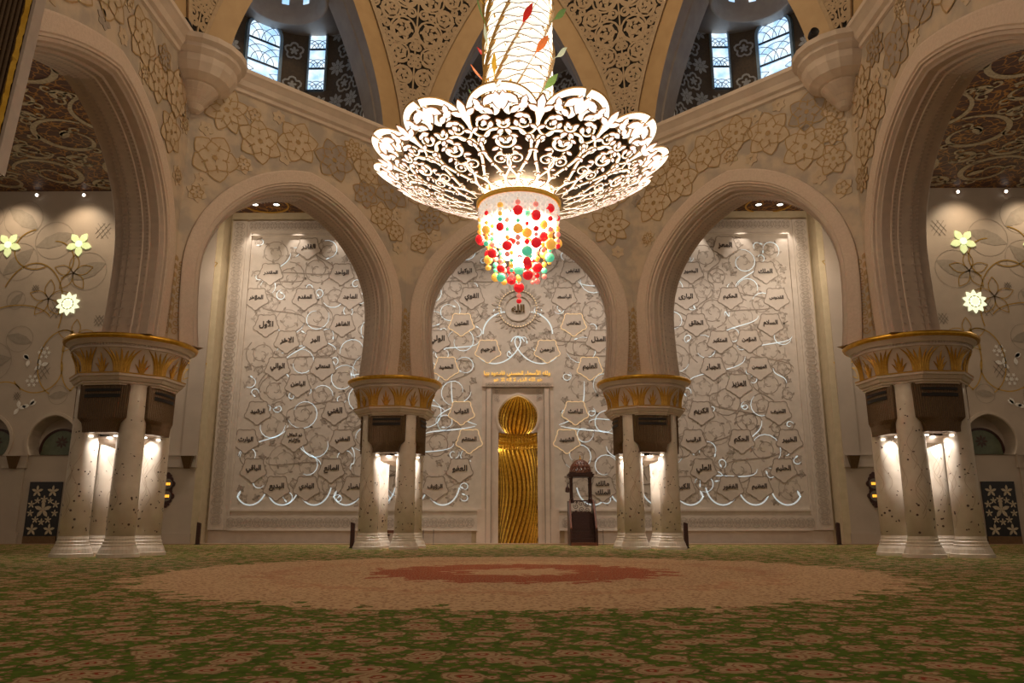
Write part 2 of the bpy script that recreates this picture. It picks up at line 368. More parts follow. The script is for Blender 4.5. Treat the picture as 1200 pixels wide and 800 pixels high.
PROFILE = [(6.6, 0), (6.6, .1), (6.52, .12), (5.95, .12), (5.9, .06), (5.82, .06), (5.8, -.04), (5.70, -.06), (5.64, -.2), (5.56, -.24), (5.56, -.62), (5.46, -.66),
           (5.46, -.9), (5.42, -.95), (5.42, -1.55), (5.46, -1.6), (5.46, -1.84), (5.56, -1.88), (5.56, -2.3), (5.62, -2.34), (6.6, -2.5)]
PLINE = {10: 2, 16: 2, 8: 2, 18: 2}
flower_rng = random.Random(5)
def flowers(S, test, bx, seed, parent, radii=(1.3, 1.1, .9, .7, .55, .42)):
    fb, lb = MB(), MB()
    for x, y, r in pack(test, bx, radii, 420, seed, ov=.78):
        n = flower_rng.choice((5, 6, 6, 8)); rot = flower_rng.random() * 6
        grey = flower_rng.random() < .18; mi = 1 if grey else 0
        for k in range(n):
            a = rot + 2 * PI * k / n
            fb.leaf(x + cos(a) * r * .12, y + sin(a) * r * .12, a, r * .88, r * 1.25 * 2.2 / n * 1.5, S, .03 + .003 * (k % 3), 0, mi, True)
            if r > .5:
                a2 = a + PI / n; fb.leaf(x + cos(a2) * r * .06, y + sin(a2) * r * .06, a2, r * .60, r * 1.7 / n * 1.5, S, .05 + .003 * (k % 2), .03, mi, True)
                pts = [(x + cos(a2) * r * (.06 + t * .6) - sin(a2) * q * r * 1.7 / n * 1.5, y + sin(a2) * r * (.06 + t * .6) + cos(a2) * q * r * 1.7 / n * 1.5) for t, q in ((.3, .42), (.62, .5), (.85, .26), (1, 0), (.85, -.26), (.62, -.5), (.3, -.42))]
                lb.ribbon(pts, .06, S, .062, .05, skirt=False)
            if r > .55:
                l = r * .88; w = r * 1.25 * 2.2 / n * 1.5
                for sg in (1, -1):
                    pts = [(x + cos(a) * (r * .12 + t * l) - sin(a) * sg * q * w, y + sin(a) * (r * .12 + t * l) + cos(a) * sg * q * w) for t, q in ((.05, .05), (.3, .42), (.62, .5), (.85, .26), (1, 0))]
                    lb.ribbon(pts, .065, S, .044, .03, skirt=False)
                lb.ribbon([(x + cos(a) * r * .2, y + sin(a) * r * .2), (x + cos(a) * r * .62, y + sin(a) * r * .62)], .06, S, .044, .03, skirt=False)
        if r > .55:
            P = [(x + p[0], y + p[1]) for p in rosette(r * .52, n, .6, rot + PI / n, 4)]
            lb.ribbon(P + P[:1], .06, S, .047, .03, skirt=False)
            lb.poly([(x + .12 * r * cos(q), y + .12 * r * sin(q)) for q in [2 * PI * j / 8 for j in range(8)]], S, .066, .03, skirt=False)
    o = fb.build('carved_flower_relief', [M['petal'], M['petal_grey']], parent)
    lb.build('gilded_outline', M['goldline'], parent)
for wi, (nm, nx, ny) in enumerate(SIDES):
    S = frame(nx, ny); b = MB()
    spandrel(b, S, 6.6, ZC, ZS, KP, -HW, HW, ZT, 0, e=EL)
    hb = (RIN + TH) * math.tan(PI / 8)
    spandrel(b, S, 6.6, ZC, ZS, KP, -hb, hb, ZT, -TH, e=EL)
    b.grid([[S(-HW, ZT, 0), S(HW, ZT, 0)], [S(-hb, ZT, -TH), S(hb, ZT, -TH)]])
    for sg in (-1, 1):
        b.grid([[S(sg * 5.12, ZS, 0), S(sg * HW, ZS, 0)], [S(sg * 5.12, ZS, -TH), S(sg * hb, ZS, -TH)]])
    w = struct(b.build(nm, M['span']))
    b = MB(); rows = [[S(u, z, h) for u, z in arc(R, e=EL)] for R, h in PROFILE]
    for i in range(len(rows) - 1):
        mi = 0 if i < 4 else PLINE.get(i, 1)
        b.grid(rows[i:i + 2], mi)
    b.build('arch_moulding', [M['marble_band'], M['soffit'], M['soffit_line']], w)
    b = MB()   # bead rows along the soffit
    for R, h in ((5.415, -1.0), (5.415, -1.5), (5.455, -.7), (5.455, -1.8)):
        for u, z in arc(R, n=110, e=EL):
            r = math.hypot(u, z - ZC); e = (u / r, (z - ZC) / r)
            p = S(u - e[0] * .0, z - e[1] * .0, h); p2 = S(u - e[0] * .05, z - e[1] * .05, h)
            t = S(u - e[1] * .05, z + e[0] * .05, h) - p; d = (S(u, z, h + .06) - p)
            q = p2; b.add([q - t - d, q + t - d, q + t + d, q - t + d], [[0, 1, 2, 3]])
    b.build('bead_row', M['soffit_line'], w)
    def test(x, y, r):
        if abs(x) + r > HW + .05 or y - r < 10.1 or y + r > ZT - .2: return False
        d = math.hypot(x, y - ZC); p = math.atan2(y - ZC, x)
        if p < -PI / 2: p += 2 * PI
        return d - r > rphi(6.72, p) * (1 if 0 < p < PI else 1.06)
    flowers(S, test, (-HW, HW, 10, ZT), 11 + wi, w)
    b = MB()
    for sg in (-1, 1):
        for k in range(9):
            z = 10.35 + k * .42; b.ribbon(spiral(sg * (HW - .28), z, .2, k * 1.3, 1.3, sg * (1 if k % 2 else -1), 12), .06, S, .03, 0, skirt=False)
            b.leaf(sg * (HW - .5), z + .2, PI / 2 + sg * .5, .4, .18, S, .028); b.leaf(sg * (HW - .12), z + .1, PI / 2 - sg * .4, .36, .16, S, .028)
    b.build('gilded_filigree', M['goldline'], w)
    # cornice
    b = MB(); prof = [(ZT - .35, 0), (ZT - .3, .12), (ZT - .1, .14), (ZT, .3), (ZT + .25, .42), (ZT + .5, .62), (ZT + .58, .7), (ZT + .8, .7), (ZT + .82, -.5)]
    def q(U, z, h): return S(U * (RIN - h) / RIN, z, h)
    b.grid([[q(-HW, z, h), q(HW, z, h)] for z, h in prof])
    struct(b.build('trim_%d' % (wi + 2), M['tanmarble'] if 'tanmarble' in M else M['marble']))

# ------------------------------------------------------------------ upper arches, screens, niches
ZU, HU, WU = 25.0, 12.6, 5.0
def wz(z): return WU * max(0, 1 - max(0, (z - ZU) / HU)) ** .0 * max(0.0, 1 - (max(0, z - ZU) / HU) ** 1.6)
zs_ = [ZU - .1 + i * (15.0 / 40) for i in range(41)]
for wi, (nm, nx, ny) in enumerate(SIDES):
    S = frame(nx, ny); b = MB(); SB = .45
    def Q(U, z, h=0): return S(U * (RIN + SB - h) / RIN, z, h - SB)
    for sg in (-1, 1):
        b.grid([[Q(sg * wz(z), z), Q(sg * (wz(z) + .12), z), Q(sg * min(HW, wz(z) + 1.5), z)] for z in zs_], 0)
        b.grid([[Q(sg * min(HW, wz(z) + 1.5), z), Q(sg * min(HW, wz(z) + 1.62), z, -.1)] for z in zs_], 0)
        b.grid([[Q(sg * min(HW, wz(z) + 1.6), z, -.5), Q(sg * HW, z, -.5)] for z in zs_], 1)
        b.grid([[Q(sg * wz(z), z), Q(sg * wz(z) * .99, z, -.9), Q(sg * wz(z) * .97, z, -1.0), Q(sg * wz(z) * .97, z, -2.6)] for z in zs_], 2)
    struct(b.build(nm.replace('wall_', 'wall_upper_'), [M['tanband'], M['void'], M['reveal']]))
def screen(ang, label):
    # corner between two octagon sides; ang = direction of the corner from the octagon's axis
    vd = Vector((cos(ang), sin(ang), 0)); V0 = OC + vd * ((RIN + .40) / cos(PI / 8))
    a1 = ang + PI / 2 + PI / 8; a2 = ang - PI / 2 - PI / 8
    e1 = Vector((cos(a1), sin(a1), 0)); e2 = Vector((cos(a2), sin(a2), 0))
    def D(z): return max(.02, HW + .15 - wz(z) - 1.5)
    k = cos(PI / 8)
    def S(x, z, h):
        d = D(z) ; t = max(-1, min(1, x / (d * k)))
        p = V0 + (e1 * (d * (1 - t) / 2) + e2 * (d * (1 + t) / 2)) - vd * h
        return Vector((p.x, p.y, z))
    t = empty('pierced_screen', (0, 0, 0)); tag(t, label, 'pierced screen', 'pierced arabesque screens between the upper arches')
    b = MB()
    b.grid([[S(-D(z) * k, z, -.02), S(0, z, -.02), S(D(z) * k, z, -.02)] for z in [ZU - .1 + .3 * i for i in range(40)]])
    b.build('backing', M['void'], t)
    b = MB(); zr = [ZU + .3 * i for i in range(39)]
    for sg in (-1, 1): b.ribbon([(sg * (D(z) * k - .12), z) for z in zr], .26, S, .12, 0)
    def test(x, z, r): return z - r > ZU and z + r < 37.4 and abs(x) + r * .92 < D(z) * k - .05 and abs(x) + r * .8 < D(z - r * .7) * k
    rg = random.Random(3)
    half = pack(lambda x, z, r: test(x, z, r) and (x - r > -.05), (0, 4, ZU, 37.4), (.85, .62, .42, .28, .19, .13), 500, 21, (), .96)
    for x, z, r in half:
        a0 = rg.random() * 6; n = 22 if r > .3 else 12
        P = spiral(x, z, r, a0, 1.7 if r > .3 else 1.1, 1, n)
        LV = []
        for j in range(2, n - 3, 2 if r > .5 else 3):
            p, q_ = P[j], P[j + 1]; ta = math.atan2(q_[1] - p[1], q_[0] - p[0]); LV.append((p[0], p[1], ta + .8, r * .5, r * .26)); LV.append((p[0], p[1], ta - .9, r * .38, r * .22))
        ring = [(x + r * .98 * cos(2 * PI * j / 16), z + r * .98 * sin(2 * PI * j / 16)) for j in range(17)]
        for sg in (1, -1):
            b.ribbon([(sg * p[0], p[1]) for p in P], [.23 * min(1, r / .5 + .3) * (1 - .4 * i / n) for i in range(n + 1)], S, .10, 0, skirt=r > .3)
            b.ribbon([(sg * p[0], p[1]) for p in ring], .13, S, .10, 0, skirt=False)
            for lx, lz, la, ll, lw in LV: b.leaf(sg * lx, lz, la if sg > 0 else PI - la, ll, lw, S, .09, 0)
    b.ribbon([(0, ZU + .2 + .4 * i) for i in range(28)], .10, S, .10, 0)
    b.build('tracery', M['screen'], t)
for ang, lb in ((PI / 2 + PI / 8, 'tan pierced arabesque screen rising left of the chandelier stem'), (PI / 2 - PI / 8, 'tan pierced arabesque screen rising right of the chandelier stem'),
                (PI - PI / 8, 'narrow slanted strip of pierced screen above the left corbel'), (PI / 8, 'narrow slanted strip of pierced screen above the right corbel')):
    screen(ang, lb)

def make_niche(nx, ny, side, wnum):
    n = Vector((nx, ny, 0)); u = Vector((n.y, -n.x, 0)); C = OC + n * (RIN + 3.0); RC = 5.2; ZB, ZTOP = 24.6, 34.4
    def S(a, z, h=0):   # a: angle from outward normal, arc coordinate in metres / RC
        t = a / RC; r = RC - h; return Vector((C.x + n.x * r * cos(t) + u.x * r * sin(t), C.y + n.y * r * cos(t) + u.y * r * sin(t), z))
    b = MB(); aa = [-RC * PI / 2 + RC * PI * i / 32 for i in range(33)]
    b.grid([[S(a, z) for a in aa] for z in (ZB, 28, 31, ZTOP)])
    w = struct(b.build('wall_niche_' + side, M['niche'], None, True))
    # ceiling with an oculus drum
    cc = C + n * 1.6; b = MB()
    def ringp(r, z, c=cc):
        out = []
        for k in range(40):
            p = Vector((c.x + r * cos(2 * PI * k / 40), c.y + r * sin(2 * PI * k / 40), z)); dd = (p - OC).dot(n) - (RIN + 1.2)
            if dd < 0: p -= n * dd
            out.append(p)
        return out
    b.grid([ringp(6.0, ZTOP), ringp(2.75, ZTOP), ringp(2.7, ZTOP - .12), ringp(2.45, ZTOP - .12), ringp(2.4, ZTOP + .1), ringp(2.3, ZTOP + .1), ringp(2.3, ZTOP + 1.6), ringp(1.4, ZTOP + 2.6), ringp(.05, ZTOP + 2.9)], 0, True)
    struct(b.build('ceiling_niche_' + side, M['reveal'], None, True))
    b = MB()
    for k in range(10):
        a = 2 * PI * k / 10
        P = lambda x, z: (cc.x + 2.26 * cos(a + x), cc.y + 2.26 * sin(a + x), z)
        b.add([P(-.1, ZTOP + 1.15), P(.1, ZTOP + 1.15), P(.1, ZTOP + 1.6), P(-.1, ZTOP + 1.6)], [[0, 1, 2, 3]])
    wr = b.build('window_%d' % wnum, M['pane']); struct(wr)
    return S, C, RC, w
def hit_cyl(px, py, C, RC, n, u):
    d = ray(px, py); ox, oy = CAM.x - C.x, CAM.y - C.y
    A = d.x ** 2 + d.y ** 2; B = 2 * (ox * d.x + oy * d.y); Cc = ox * ox + oy * oy - RC * RC
    t = (-B + math.sqrt(max(0, B * B - 4 * A * Cc))) / (2 * A); p = CAM + d * t
    q = Vector((p.x - C.x, p.y - C.y, 0)); return math.atan2(q.dot(u), q.dot(n)) * RC, p.z
def window(S, a0, a1, z0, z1, name):
    # arched, leaded daylight window on the curved wall
    am, w = (a0 + a1) / 2, abs(a1 - a0) / 2
    def outl(k): return [(am - w * k, z0)] + [(am - w * k * cos(PI * i / 14), z1 - w + w * k * sin(PI * i / 14)) for i in range(15)] + [(am + w * k, z0)]
    o = empty(name, S(am, z0)); struct(o)
    iv = o.location.copy()
    T = lambda x, z, h=0: S(x, z, h) - iv
    b = MB(); O = outl(1); n = len(O)
    b.add([T(*p, .06) for p in O] + [T(am, (z0 + z1) / 2, .06)], [[i, (i + 1) % n, n] for i in range(n)]); b.build('pane', M['pane'], o)
    b = MB(); b.grid([[T(*p, 0) for p in outl(1.22)], [T(*p, .22) for p in outl(1.2)], [T(*p, .22) for p in outl(1.02)], [T(*p, .06) for p in outl(1.0)]]); b.build('window_frame', M['winframe'], o)
    b = MB(); H = z1 - z0
    for f in (.0, .36, .68): b.ribbon([(am - w, z0 + H * f), (am + w, z0 + H * f)], .13, T, .12, .05)
    b.build('crossbar', M['mullion'], o)
    b = MB()
    for zc in (z0, z0 + H * .36, z0 + H * .68):
        for cx in (am - w, am, am + w):
            for r in (w * .75, w * 1.15):
                P = [(cx + r * cos(t), zc + r * 1.1 * sin(t)) for t in [PI * i / 14 for i in range(15)]]
                P = [p for p in P if abs(p[0] - am) <= w and p[1] < min(zc + H * .35, z1 - .1)]
                if len(P) > 2: b.ribbon(P, .05, T, .09, .05, skirt=False)
    b.build('leading', M['winframe'], o)
    return o
wn = 1
for nx, ny, side in ((-SQ, SQ, 'left'), (SQ, SQ, 'right'), (0, 1, 'centre')):
    S, C, RC, w = make_niche(nx, ny, side, wn); wn += 1
    L_S, LC = S, C
    if side != 'centre':
        n = Vector((-SQ, SQ, 0)); u = Vector((n.y, -n.x, 0)); CL = OC + n * (RIN + 3.0); sg = 1 if side == 'left' else -1
        wins = []
        for (xa, ya, xb, yb, zb_) in ((289, 60, 327, 60, 106), (363, 70, 382, 70, 107)):
            a0, _ = hit_cyl(xa, ya, CL, RC, n, u); a1, _ = hit_cyl(xb, yb, CL, RC, n, u)
            _, zt = hit_cyl((xa + xb) / 2, 24 if xa < 300 else 37, CL, RC, n, u); _, z0 = hit_cyl((xa + xb) / 2, zb_, CL, RC, n, u)
            wins.append((sg * a0, sg * a1, z0, zt))
    else:
        wins = [(-3.55, -2.3, 27.2, 32.2), (2.3, 3.55, 27.2, 32.2)]
    for a0, a1, z0, z1 in wins: window(S, min(a0, a1), max(a0, a1), z0, z1, 'window_%d' % wn); wn += 1
    b = MB(); k = 0
    for i in range(-8, 9):
        for j in range(8):
            a = i * 1.25 + (.62 if j % 2 else 0); z = 25.3 + j * 1.3; k += 1
            if abs(a) > 7.6 or any(x0 - .7 < a < x1 + .7 and z0 - .3 < z < z1 + .9 for (x0, x1, z0, z1) in [(min(q[0], q[1]), max(q[0], q[1]), q[2], q[3]) for q in wins]): continue
            m_ = 5 if k % 2 else 8; R = .64
            if m_ == 8:
                for q in range(8): b.leaf(a + .1 * cos(q * PI / 4), z + .1 * sin(q * PI / 4), q * PI / 4, .54, .26, S, .06)
                b.poly([(a + .14 * cos(q * PI / 4), z + .14 * sin(q * PI / 4)) for q in range(8)], S, .08, skirt=False)
            else:
                P = [(a + x, z + y) for x, y in rosette(R, 5, .7, PI / 2, 4)]; b.ribbon(P + P[:1], .13, S, .06)
                P = [(a + x, z + y) for x, y in rosette(.33, 5, .45, PI / 2, 4)]; b.poly(P, S, .07, skirt=False)
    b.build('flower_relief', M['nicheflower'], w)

# ------------------------------------------------------------------ corbels and cornice spotlights
for sg, sd in ((-1, 'left'), (1, 'right')):
    t = empty('corbel', (sg * (RIN - .15), OC.y + HW - .05, 0))
    tag(t, 'carved stone corbel stepping out under the cornice, %s of the hall' % sd, 'corbel', 'corbels under the cornice')
    b = MB(); b.lathe([(.14, 21.7), (.34, 21.78), (.52, 22.0), (.46, 22.05), (.72, 22.28), (.66, 22.33), (.92, 22.56), (.86, 22.6), (1.1, 22.85), (1.12, 22.95)], 24)
    b.build('pendant', M['marble'], t, False)
    b = MB(); b.lathe([(1.0, 22.9), (1.25, 22.95), (1.66, 23.2), (1.9, 23.6), (1.98, 23.9), (1.9, 23.95), (2.15, 24.2), (2.15, 24.4), (2.38, 24.55), (2.42, 24.8), (2.36, 24.84)], 20, a0=PI / 20)
    b.build('bracket', M['marble'], t)
def spotlight(px, py, r, label):
    # small dark lamps sitting on the cornice ledge
    d = ray(px, py); p = CAM + d * ((25.22 - CAM.z) / d.z)
    t = empty('spotlight', (p.x, p.y, p.z)); tag(t, label, 'spotlight', 'small spotlights on the cornice')
    b = MB(); b.tube([(0, .3, 0), (0, .1, 0), (0, -.25, .0)], [r * .8, r, r], 10); b.build('housing', M['black'], t, True)
    b = MB(); b.box(-.05, .05, -.05, .05, -.12, 0); b.build('bracket', M['black'], t)
for sg, sd in ((1, 'left'), (-1, 'right')):
    X = lambda x: x if sg > 0 else 1217 - x
    spotlight(X(219), 28, .2, 'small dark spotlight at the outer edge of the %s corbel' % sd)
    spotlight(X(288), 83, .18, 'small dark spotlight just inside the %s corbel' % sd)
    if sg > 0: spotlight(450, 154, .15, 'small dark spotlight on the ledge beside the chandelier rim')
spotlight(953, 40, .22, 'larger dark spotlight on top of the right corbel')

# ------------------------------------------------------------------ clustered piers
def make_pier():
    root = empty('clustered_pier'); rg = random.Random(8); D = 1.05
    for qi, (sx, sy) in enumerate(((-1, -1), (1, -1), (1, 1), (-1, 1))):
        b = MB(); b.lathe([(.57, .88), (.565, 3), (.55, 6), (.545, 7.58)], 32, (sx * D, sy * D, 0))
        pc = b
        b = MB(); b.lathe([(.84, 0), (.84, .14), (.80, .17), (.75, .34), (.68, .46), (.68, .52), (.64, .56), (.64, .66), (.595, .7), (.595, .8), (.575, .84), (.57, .9)], 32, (sx * D, sy * D, 0))
        pb = b
        def S(a, z, h=0): return Vector((sx * D + (.5745 - .0037 * z + h) * cos(a / .56), sy * D + (.5745 - .0037 * z + h) * sin(a / .56), z))
        b = pc
        for _ in range(95):
            a = rg.uniform(0, 3.51); z = 1.05 + 5.9 * rg.random() ** 1.5; r = rg.uniform(.018, .046) * (1.25 if z < 2.6 else 1)
            if rg.random() < .55: b.poly([(a + r * cos(q), z + r * sin(q)) for q in [PI * k / 4 for k in range(8)]], S, .008, 0, 1, False)
            else:
                t = rg.random() * 6
                b.leaf(a, z, t, r * 2.6, r * 1.2, S, .008, 0, 1)
        for _ in range(12):
            a = rg.uniform(0, 3.51); z = rg.uniform(1, 4.2); b.ribbon([(a + .16 * sin(i * .7), z + i * .17) for i in range(12)], .018, S, .006, 0, 2, False)
        c = b.build('column', [M['column'], M['inlay'], M['vinefaint']], root, True)
        pb.build('column_base', M['column'], c)
    # capital: octagon below, nearly round above
    def ring(z, r, bl, n=96):
        out = []
        for k in range(n):
            a = 2 * PI * k / n; q = ((a + PI / 8) % (PI / 4)) - PI / 8; rr = r * (bl / cos(q) + 1 - bl); out.append((rr * cos(a), rr * sin(a), z))
        return out
    LV = [(7.52, .3, 1), (7.52, 1.94, 1), (7.56, 1.94, 1), (7.62, 2.02, 1), (7.68, 2.02, 1), (7.72, 2.1, 1), (7.86, 2.17, 1), (7.9, 2.24, 1), (8.02, 2.24, 1), (8.05, 2.02, .9)]
    leafz = [8.05 + i * .1 for i in range(12)]
    def LR(z): t = (z - 8.05) / 1.1; return 2.02 + .09 * t + .27 * t ** 2.6, .9 - .55 * t
    LV += [(z, *LR(z)) for z in leafz[1:]]
    LV += [(9.17, 2.44, .3), (9.24, 2.44, .3), (9.26, 2.37, .3), (9.32, 2.37, .3), (9.34, 2.5, .25), (9.44, 2.58, .2), (9.5, 2.64, .2), (9.56, 2.68, .2)]
    b = MB(); b.grid([ring(*l) for l in LV], 0, True)
    for k in range(120):
        a = 2 * PI * k / 120; c_, s_ = cos(a), sin(a); w = .035
        b.add([(2.47 * c_ - s_ * w, 2.47 * s_ + c_ * w, 9.33), (2.47 * c_ + s_ * w, 2.47 * s_ - c_ * w, 9.33), (2.45 * c_ + s_ * w, 2.45 * s_ - c_ * w, 9.25), (2.45 * c_ - s_ * w, 2.45 * s_ + c_ * w, 9.25),
               (2.36 * c_, 2.36 * s_, 9.25), (2.36 * c_, 2.36 * s_, 9.33)], [[0, 1, 2, 3], [3, 2, 4], [0, 5, 1]])
    cap = b.build('capital', M['marble'], root)
    b = MB(); b.grid([ring(9.54, 2.68, .2), ring(9.56, 2.78, .2), ring(9.66, 2.82, .2), ring(9.7, 2.81, .2), ring(9.76, 2.76, .2), ring(9.76, .3, .2)], 0, True)
    b.build('gilded_rim', M['gold'], cap, True)
    # gilded palm leaves: alternating tall sheaves and small tufts
    def S(x, z, h):   # x in degrees
        a = rad(x); r, bl = LR(min(9.15, max(8.05, z))); q = ((a + PI / 8) % (PI / 4)) - PI / 8; rr = r * (bl / cos(q) + 1 - bl) + h
        return Vector((rr * cos(a), rr * sin(a), z))
    b = MB()
    def blade(x0, x1, z0, z1, w0, bend):
        n = 10; P = [(x0 + (x1 - x0) * (t ** bend), z0 + (z1 - z0) * t) for t in [i / n for i in range(n + 1)]]
        # widths in degrees, widest a third of the way up
        Wd = [w0 * 1.35 * (1 - t) ** .7 * (.75 + .7 * t) + .1 for t in [i / n for i in range(n + 1)]]
        b.grid([[S(p[0] - w / 2, p[1], .025) for p, w in zip(P, Wd)], [S(p[0], p[1], .06) for p in P], [S(p[0] + w / 2, p[1], .025) for p, w in zip(P, Wd)]])
    for k in range(8):
        x = k * 45 + 22.5
        blade(x, x, 8.08, 9.13, 4, 1)
        for sg in (-1, 1):
            blade(x + sg * 1.5, x + sg * 6.5, 8.08, 9.06, 3.6, 1.5); blade(x + sg * 4, x + sg * 13, 8.08, 9.12, 3.8, 1.9); blade(x + sg * 7, x + sg * 19.5, 8.08, 9.14, 4.0, 2.6)
        x = k * 45
        blade(x, x, 8.08, 8.95, 3.6, 1)
        for sg in (-1, 1): blade(x + sg * .8, x + sg * 4.5, 8.08, 8.72, 3, 1.3); blade(x + sg * 1.5, x + sg * 8.2, 8.08, 8.5, 2.8, 1.4)
    b.build('gilded_leaf_frieze', M['goldleaf'], cap)
    b = MB(); b.grid([ring(8.0, 2.25, 1), ring(8.05, 2.26, 1), ring(8.08, 2.18, 1)], 0, True); b.build('gilded_fillet', M['goldleaf'], cap)
    # dark bowed boxes between the columns, one per face
    for k in range(4):
        g = MB(); R_ = Matrix.Rotation(k * PI / 2, 4, 'Z')
        def P(x, z, w): return R_ @ Vector((x, -(1.70 + .16 * (1 - (x / w) ** 2)), z))
        prof = [(7.58, 1.12), (6.15, 1.09), (6.05, 1.08), (5.98, 1.0), (5.84, .84), (5.62, .76), (5.4, .74)]
        xs = [-1 + i / 24 for i in range(49)]
        rows = []
        for z, w in prof: rows.append([P(x * w, z, 1.16) - R_ @ Vector((0, -.025 if i % 2 else 0, 0)) for i, x in enumerate(xs)])
        g.grid(rows)
        back = [[R_ @ Vector((x * w, -1.0, z)) for x in (-1, 1)] for z, w in prof]
        for e in (0, -1): g.grid([[r[e], bk[e]] for r, bk in zip(rows, back)])
        g.add([rows[-1][0], rows[-1][-1], back[-1][1], back[-1][0]], [[0, 1, 2, 3]]); g.add([rows[0][0], rows[0][-1], back[0][1], back[0][0]], [[0, 1, 2, 3]])
        bx = g.build('bronze_box', M['darkgrille'], root)
        g = MB()
        for z0, z1 in ((7.24, 7.37), (6.96, 7.12)):
            g.grid([[P(x * .98, z, 1.16) - R_ @ Vector((0, .04, 0)) for x in xs[4:-4]] for z in (z0, z1)])
        g.build('slot', M['black'], bx)
        for sx in (-.56, .56):
            g = MB(); g.lathe([(.085, 5.25), (.085, 5.3)], 12, tuple(R_ @ Vector((sx, -1.4, 0)))); g.build('lamp_lens', M['bulb'], bx)
    b = MB(); vs = [(-.95, -.95, 5.28), (.95, -.95, 5.28), (.95, .95, 5.28), (-.95, .95, 5.28)]
    b.grid([[Vector(v) * s_ + Vector((0, 0, dz)) for v in vs] for s_, dz in ((1, 0), (.9, 0))], 0, True)
    b.v = []; b.f = []; b.m = []
    rows = []
    for z, w in ((5.3, 1.0), (5.2, .9), (5.0, .6), (4.85, .25), (4.75, .02)): rows.append([(sx * w, sy * w, z) for sx, sy in ((-1, -1), (1, -1), (1, 1), (-1, 1))])
    b.grid(rows, 0, True); b.build('lamp_tray', M['marble'], root)
    return root
pier = make_pier(); RP = RIN + 1.25; HP = RP * math.tan(PI / 8) + .12; RPN = RP + .70
PIERS = [(-HP, OC.y + RP, -5, 'four-column marble pier with gilded capital, just left of the golden prayer niche'),
         (HP, OC.y + RP, 5, 'four-column marble pier with gilded capital, just right of the carved wooden pulpit'),
         (-RPN, OC.y + HP, -5, 'large four-column marble pier with gilded capital, nearest on the left side'),
         (RPN, OC.y + HP, 5, 'large four-column marble pier with gilded capital, nearest on the right side')]
def lamp(kind, name, loc, energy, color=(1, .85, .68), size=.1, target=None, angle=90, blend=.6):
    l = bpy.data.lights.new(name, kind); l.energy = energy; l.color = color; l.shadow_soft_size = size
    o = bpy.data.objects.new(name, l); COL.objects.link(o); o.location = loc
    if kind == 'SPOT':
        l.spot_size = rad(angle); l.spot_blend = blend
        d = Vector(target) - Vector(loc); o.rotation_euler = d.to_track_quat('-Z', 'Y').to_euler()
    return o
for i, (x, y, rz, lb) in enumerate(PIERS):
    o = pier if i == 0 else copy_tree(pier)
    o.location = (x, y, 0); o.rotation_euler = (0, 0, rad(rz))
    if i > 1: o.scale = (1.04, 1.04, 1.0)
    tag(o, lb, 'column', 'clustered column piers under the arches')
    for k in range(4):
        a = rad(rz) + k * PI / 2; lx, ly = x + 1.05 * cos(a), y + 1.05 * sin(a); lamp('SPOT', 'pier_lamp', (lx, ly, 5.3), 260, (1, .96, .90), .1, (lx, ly, 0), 155, .4)

# ------------------------------------------------------------------ prayer wall
YQ = 57.0; ZCEIL = 25.0; MX = at(607, 560, YQ)[0]
SQW = lambda u, z, h=0: Vector((u, YQ - h, z))
b = MB()
b.box(-23.2, MX - 2.3, YQ, YQ + 1.5, 0, ZCEIL); b.box(MX + 2.3, 23.2, YQ, YQ + 1.5, 0, ZCEIL); b.box(MX - 2.3, MX + 2.3, YQ, YQ + 1.5, 11.6, ZCEIL)
struct(b.build('wall_prayer', M['jamb']))
panel = empty('carved_wall_panel', (0, YQ, 0)); tag(panel, 'huge carved marble wall panel with lettered cartouches and glowing glass vines behind the arches', 'wall panel')
SP = lambda u, z, h=0: Vector((u, -h, z))
PL, PR, PB, PT = -20.6, 20.6, 2.4, 23.0
b = MB()
for x0, x1, z0, z1 in ((PL, MX - 2.32, PB, PT), (MX + 2.32, PR, PB, PT), (MX - 2.32, MX + 2.32, 11.7, PT)): b.box(x0, x1, -.15, .02, z0, z1)
b.build('field', M['panel'], panel)
b = MB()   # stepped frame, carved border, plinth
for sg in (-1, 1):
    x = lambda a: sg * a
    for a0, a1, d in ((20.6, 20.75, .3), (20.75, 21.0, .22), (21.0, 22.1, .3)):
        b.box(min(x(a0), x(a1)), max(x(a0), x(a1)), -d, .02, .95, 24.2)
    xa, xb = (sg * 20.6, MX + sg * 2.9); b.box(min(xa, xb), max(xa, xb), -.3, .02, .98, 1.95); b.box(min(xa, xb), max(xa, xb), -.22, .02, 1.95, 2.25); b.box(min(xa, xb), max(xa, xb), -.32, .02, 2.25, 2.4)
    b.box(min(xa, xb), max(xa, xb), -.42, .02, .9, .98); b.box(min(sg * 22.1, MX + sg * 3.3), max(sg * 22.1, MX + sg * 3.3), -.08, .02, 0, .9)
b.box(-20.6, 20.6, -.32, .02, 23.0, 23.1); b.box(-20.6, 20.6, -.22, .02, 23.1, 23.3); b.box(-20.6, 20.6, -.3, .02, 23.3, 24.2)
b.build('frame', M['panel'], panel)
b = MB()   # carved border pattern
def chain(b, horizontal, c, a0, a1, w):
    n = int((a1 - a0) / .62)
    for i in range(n):
        t = a0 + (i + .5) * (a1 - a0) / n
        for k in range(2):
            q = [(w * .42 * cos(z) * (1 if k == 0 else .55), .30 * sin(z) * (1 if k == 0 else .55)) for z in [2 * PI * j / 12 for j in range(13)]]
            b.ribbon([((t + y, c + x) if horizontal else (c + x, t + y)) for x, y in q], .05, SP, .33, .28, skirt=False)
        for k in range(4):
            a = PI / 4 + k * PI / 2; b.leaf(*((t, c) if horizontal else (c, t)), a, .4, .15, SP, .335)
for sg in (-1, 1): chain(b, False, sg * 21.55, 1.3, 24.1, .95)
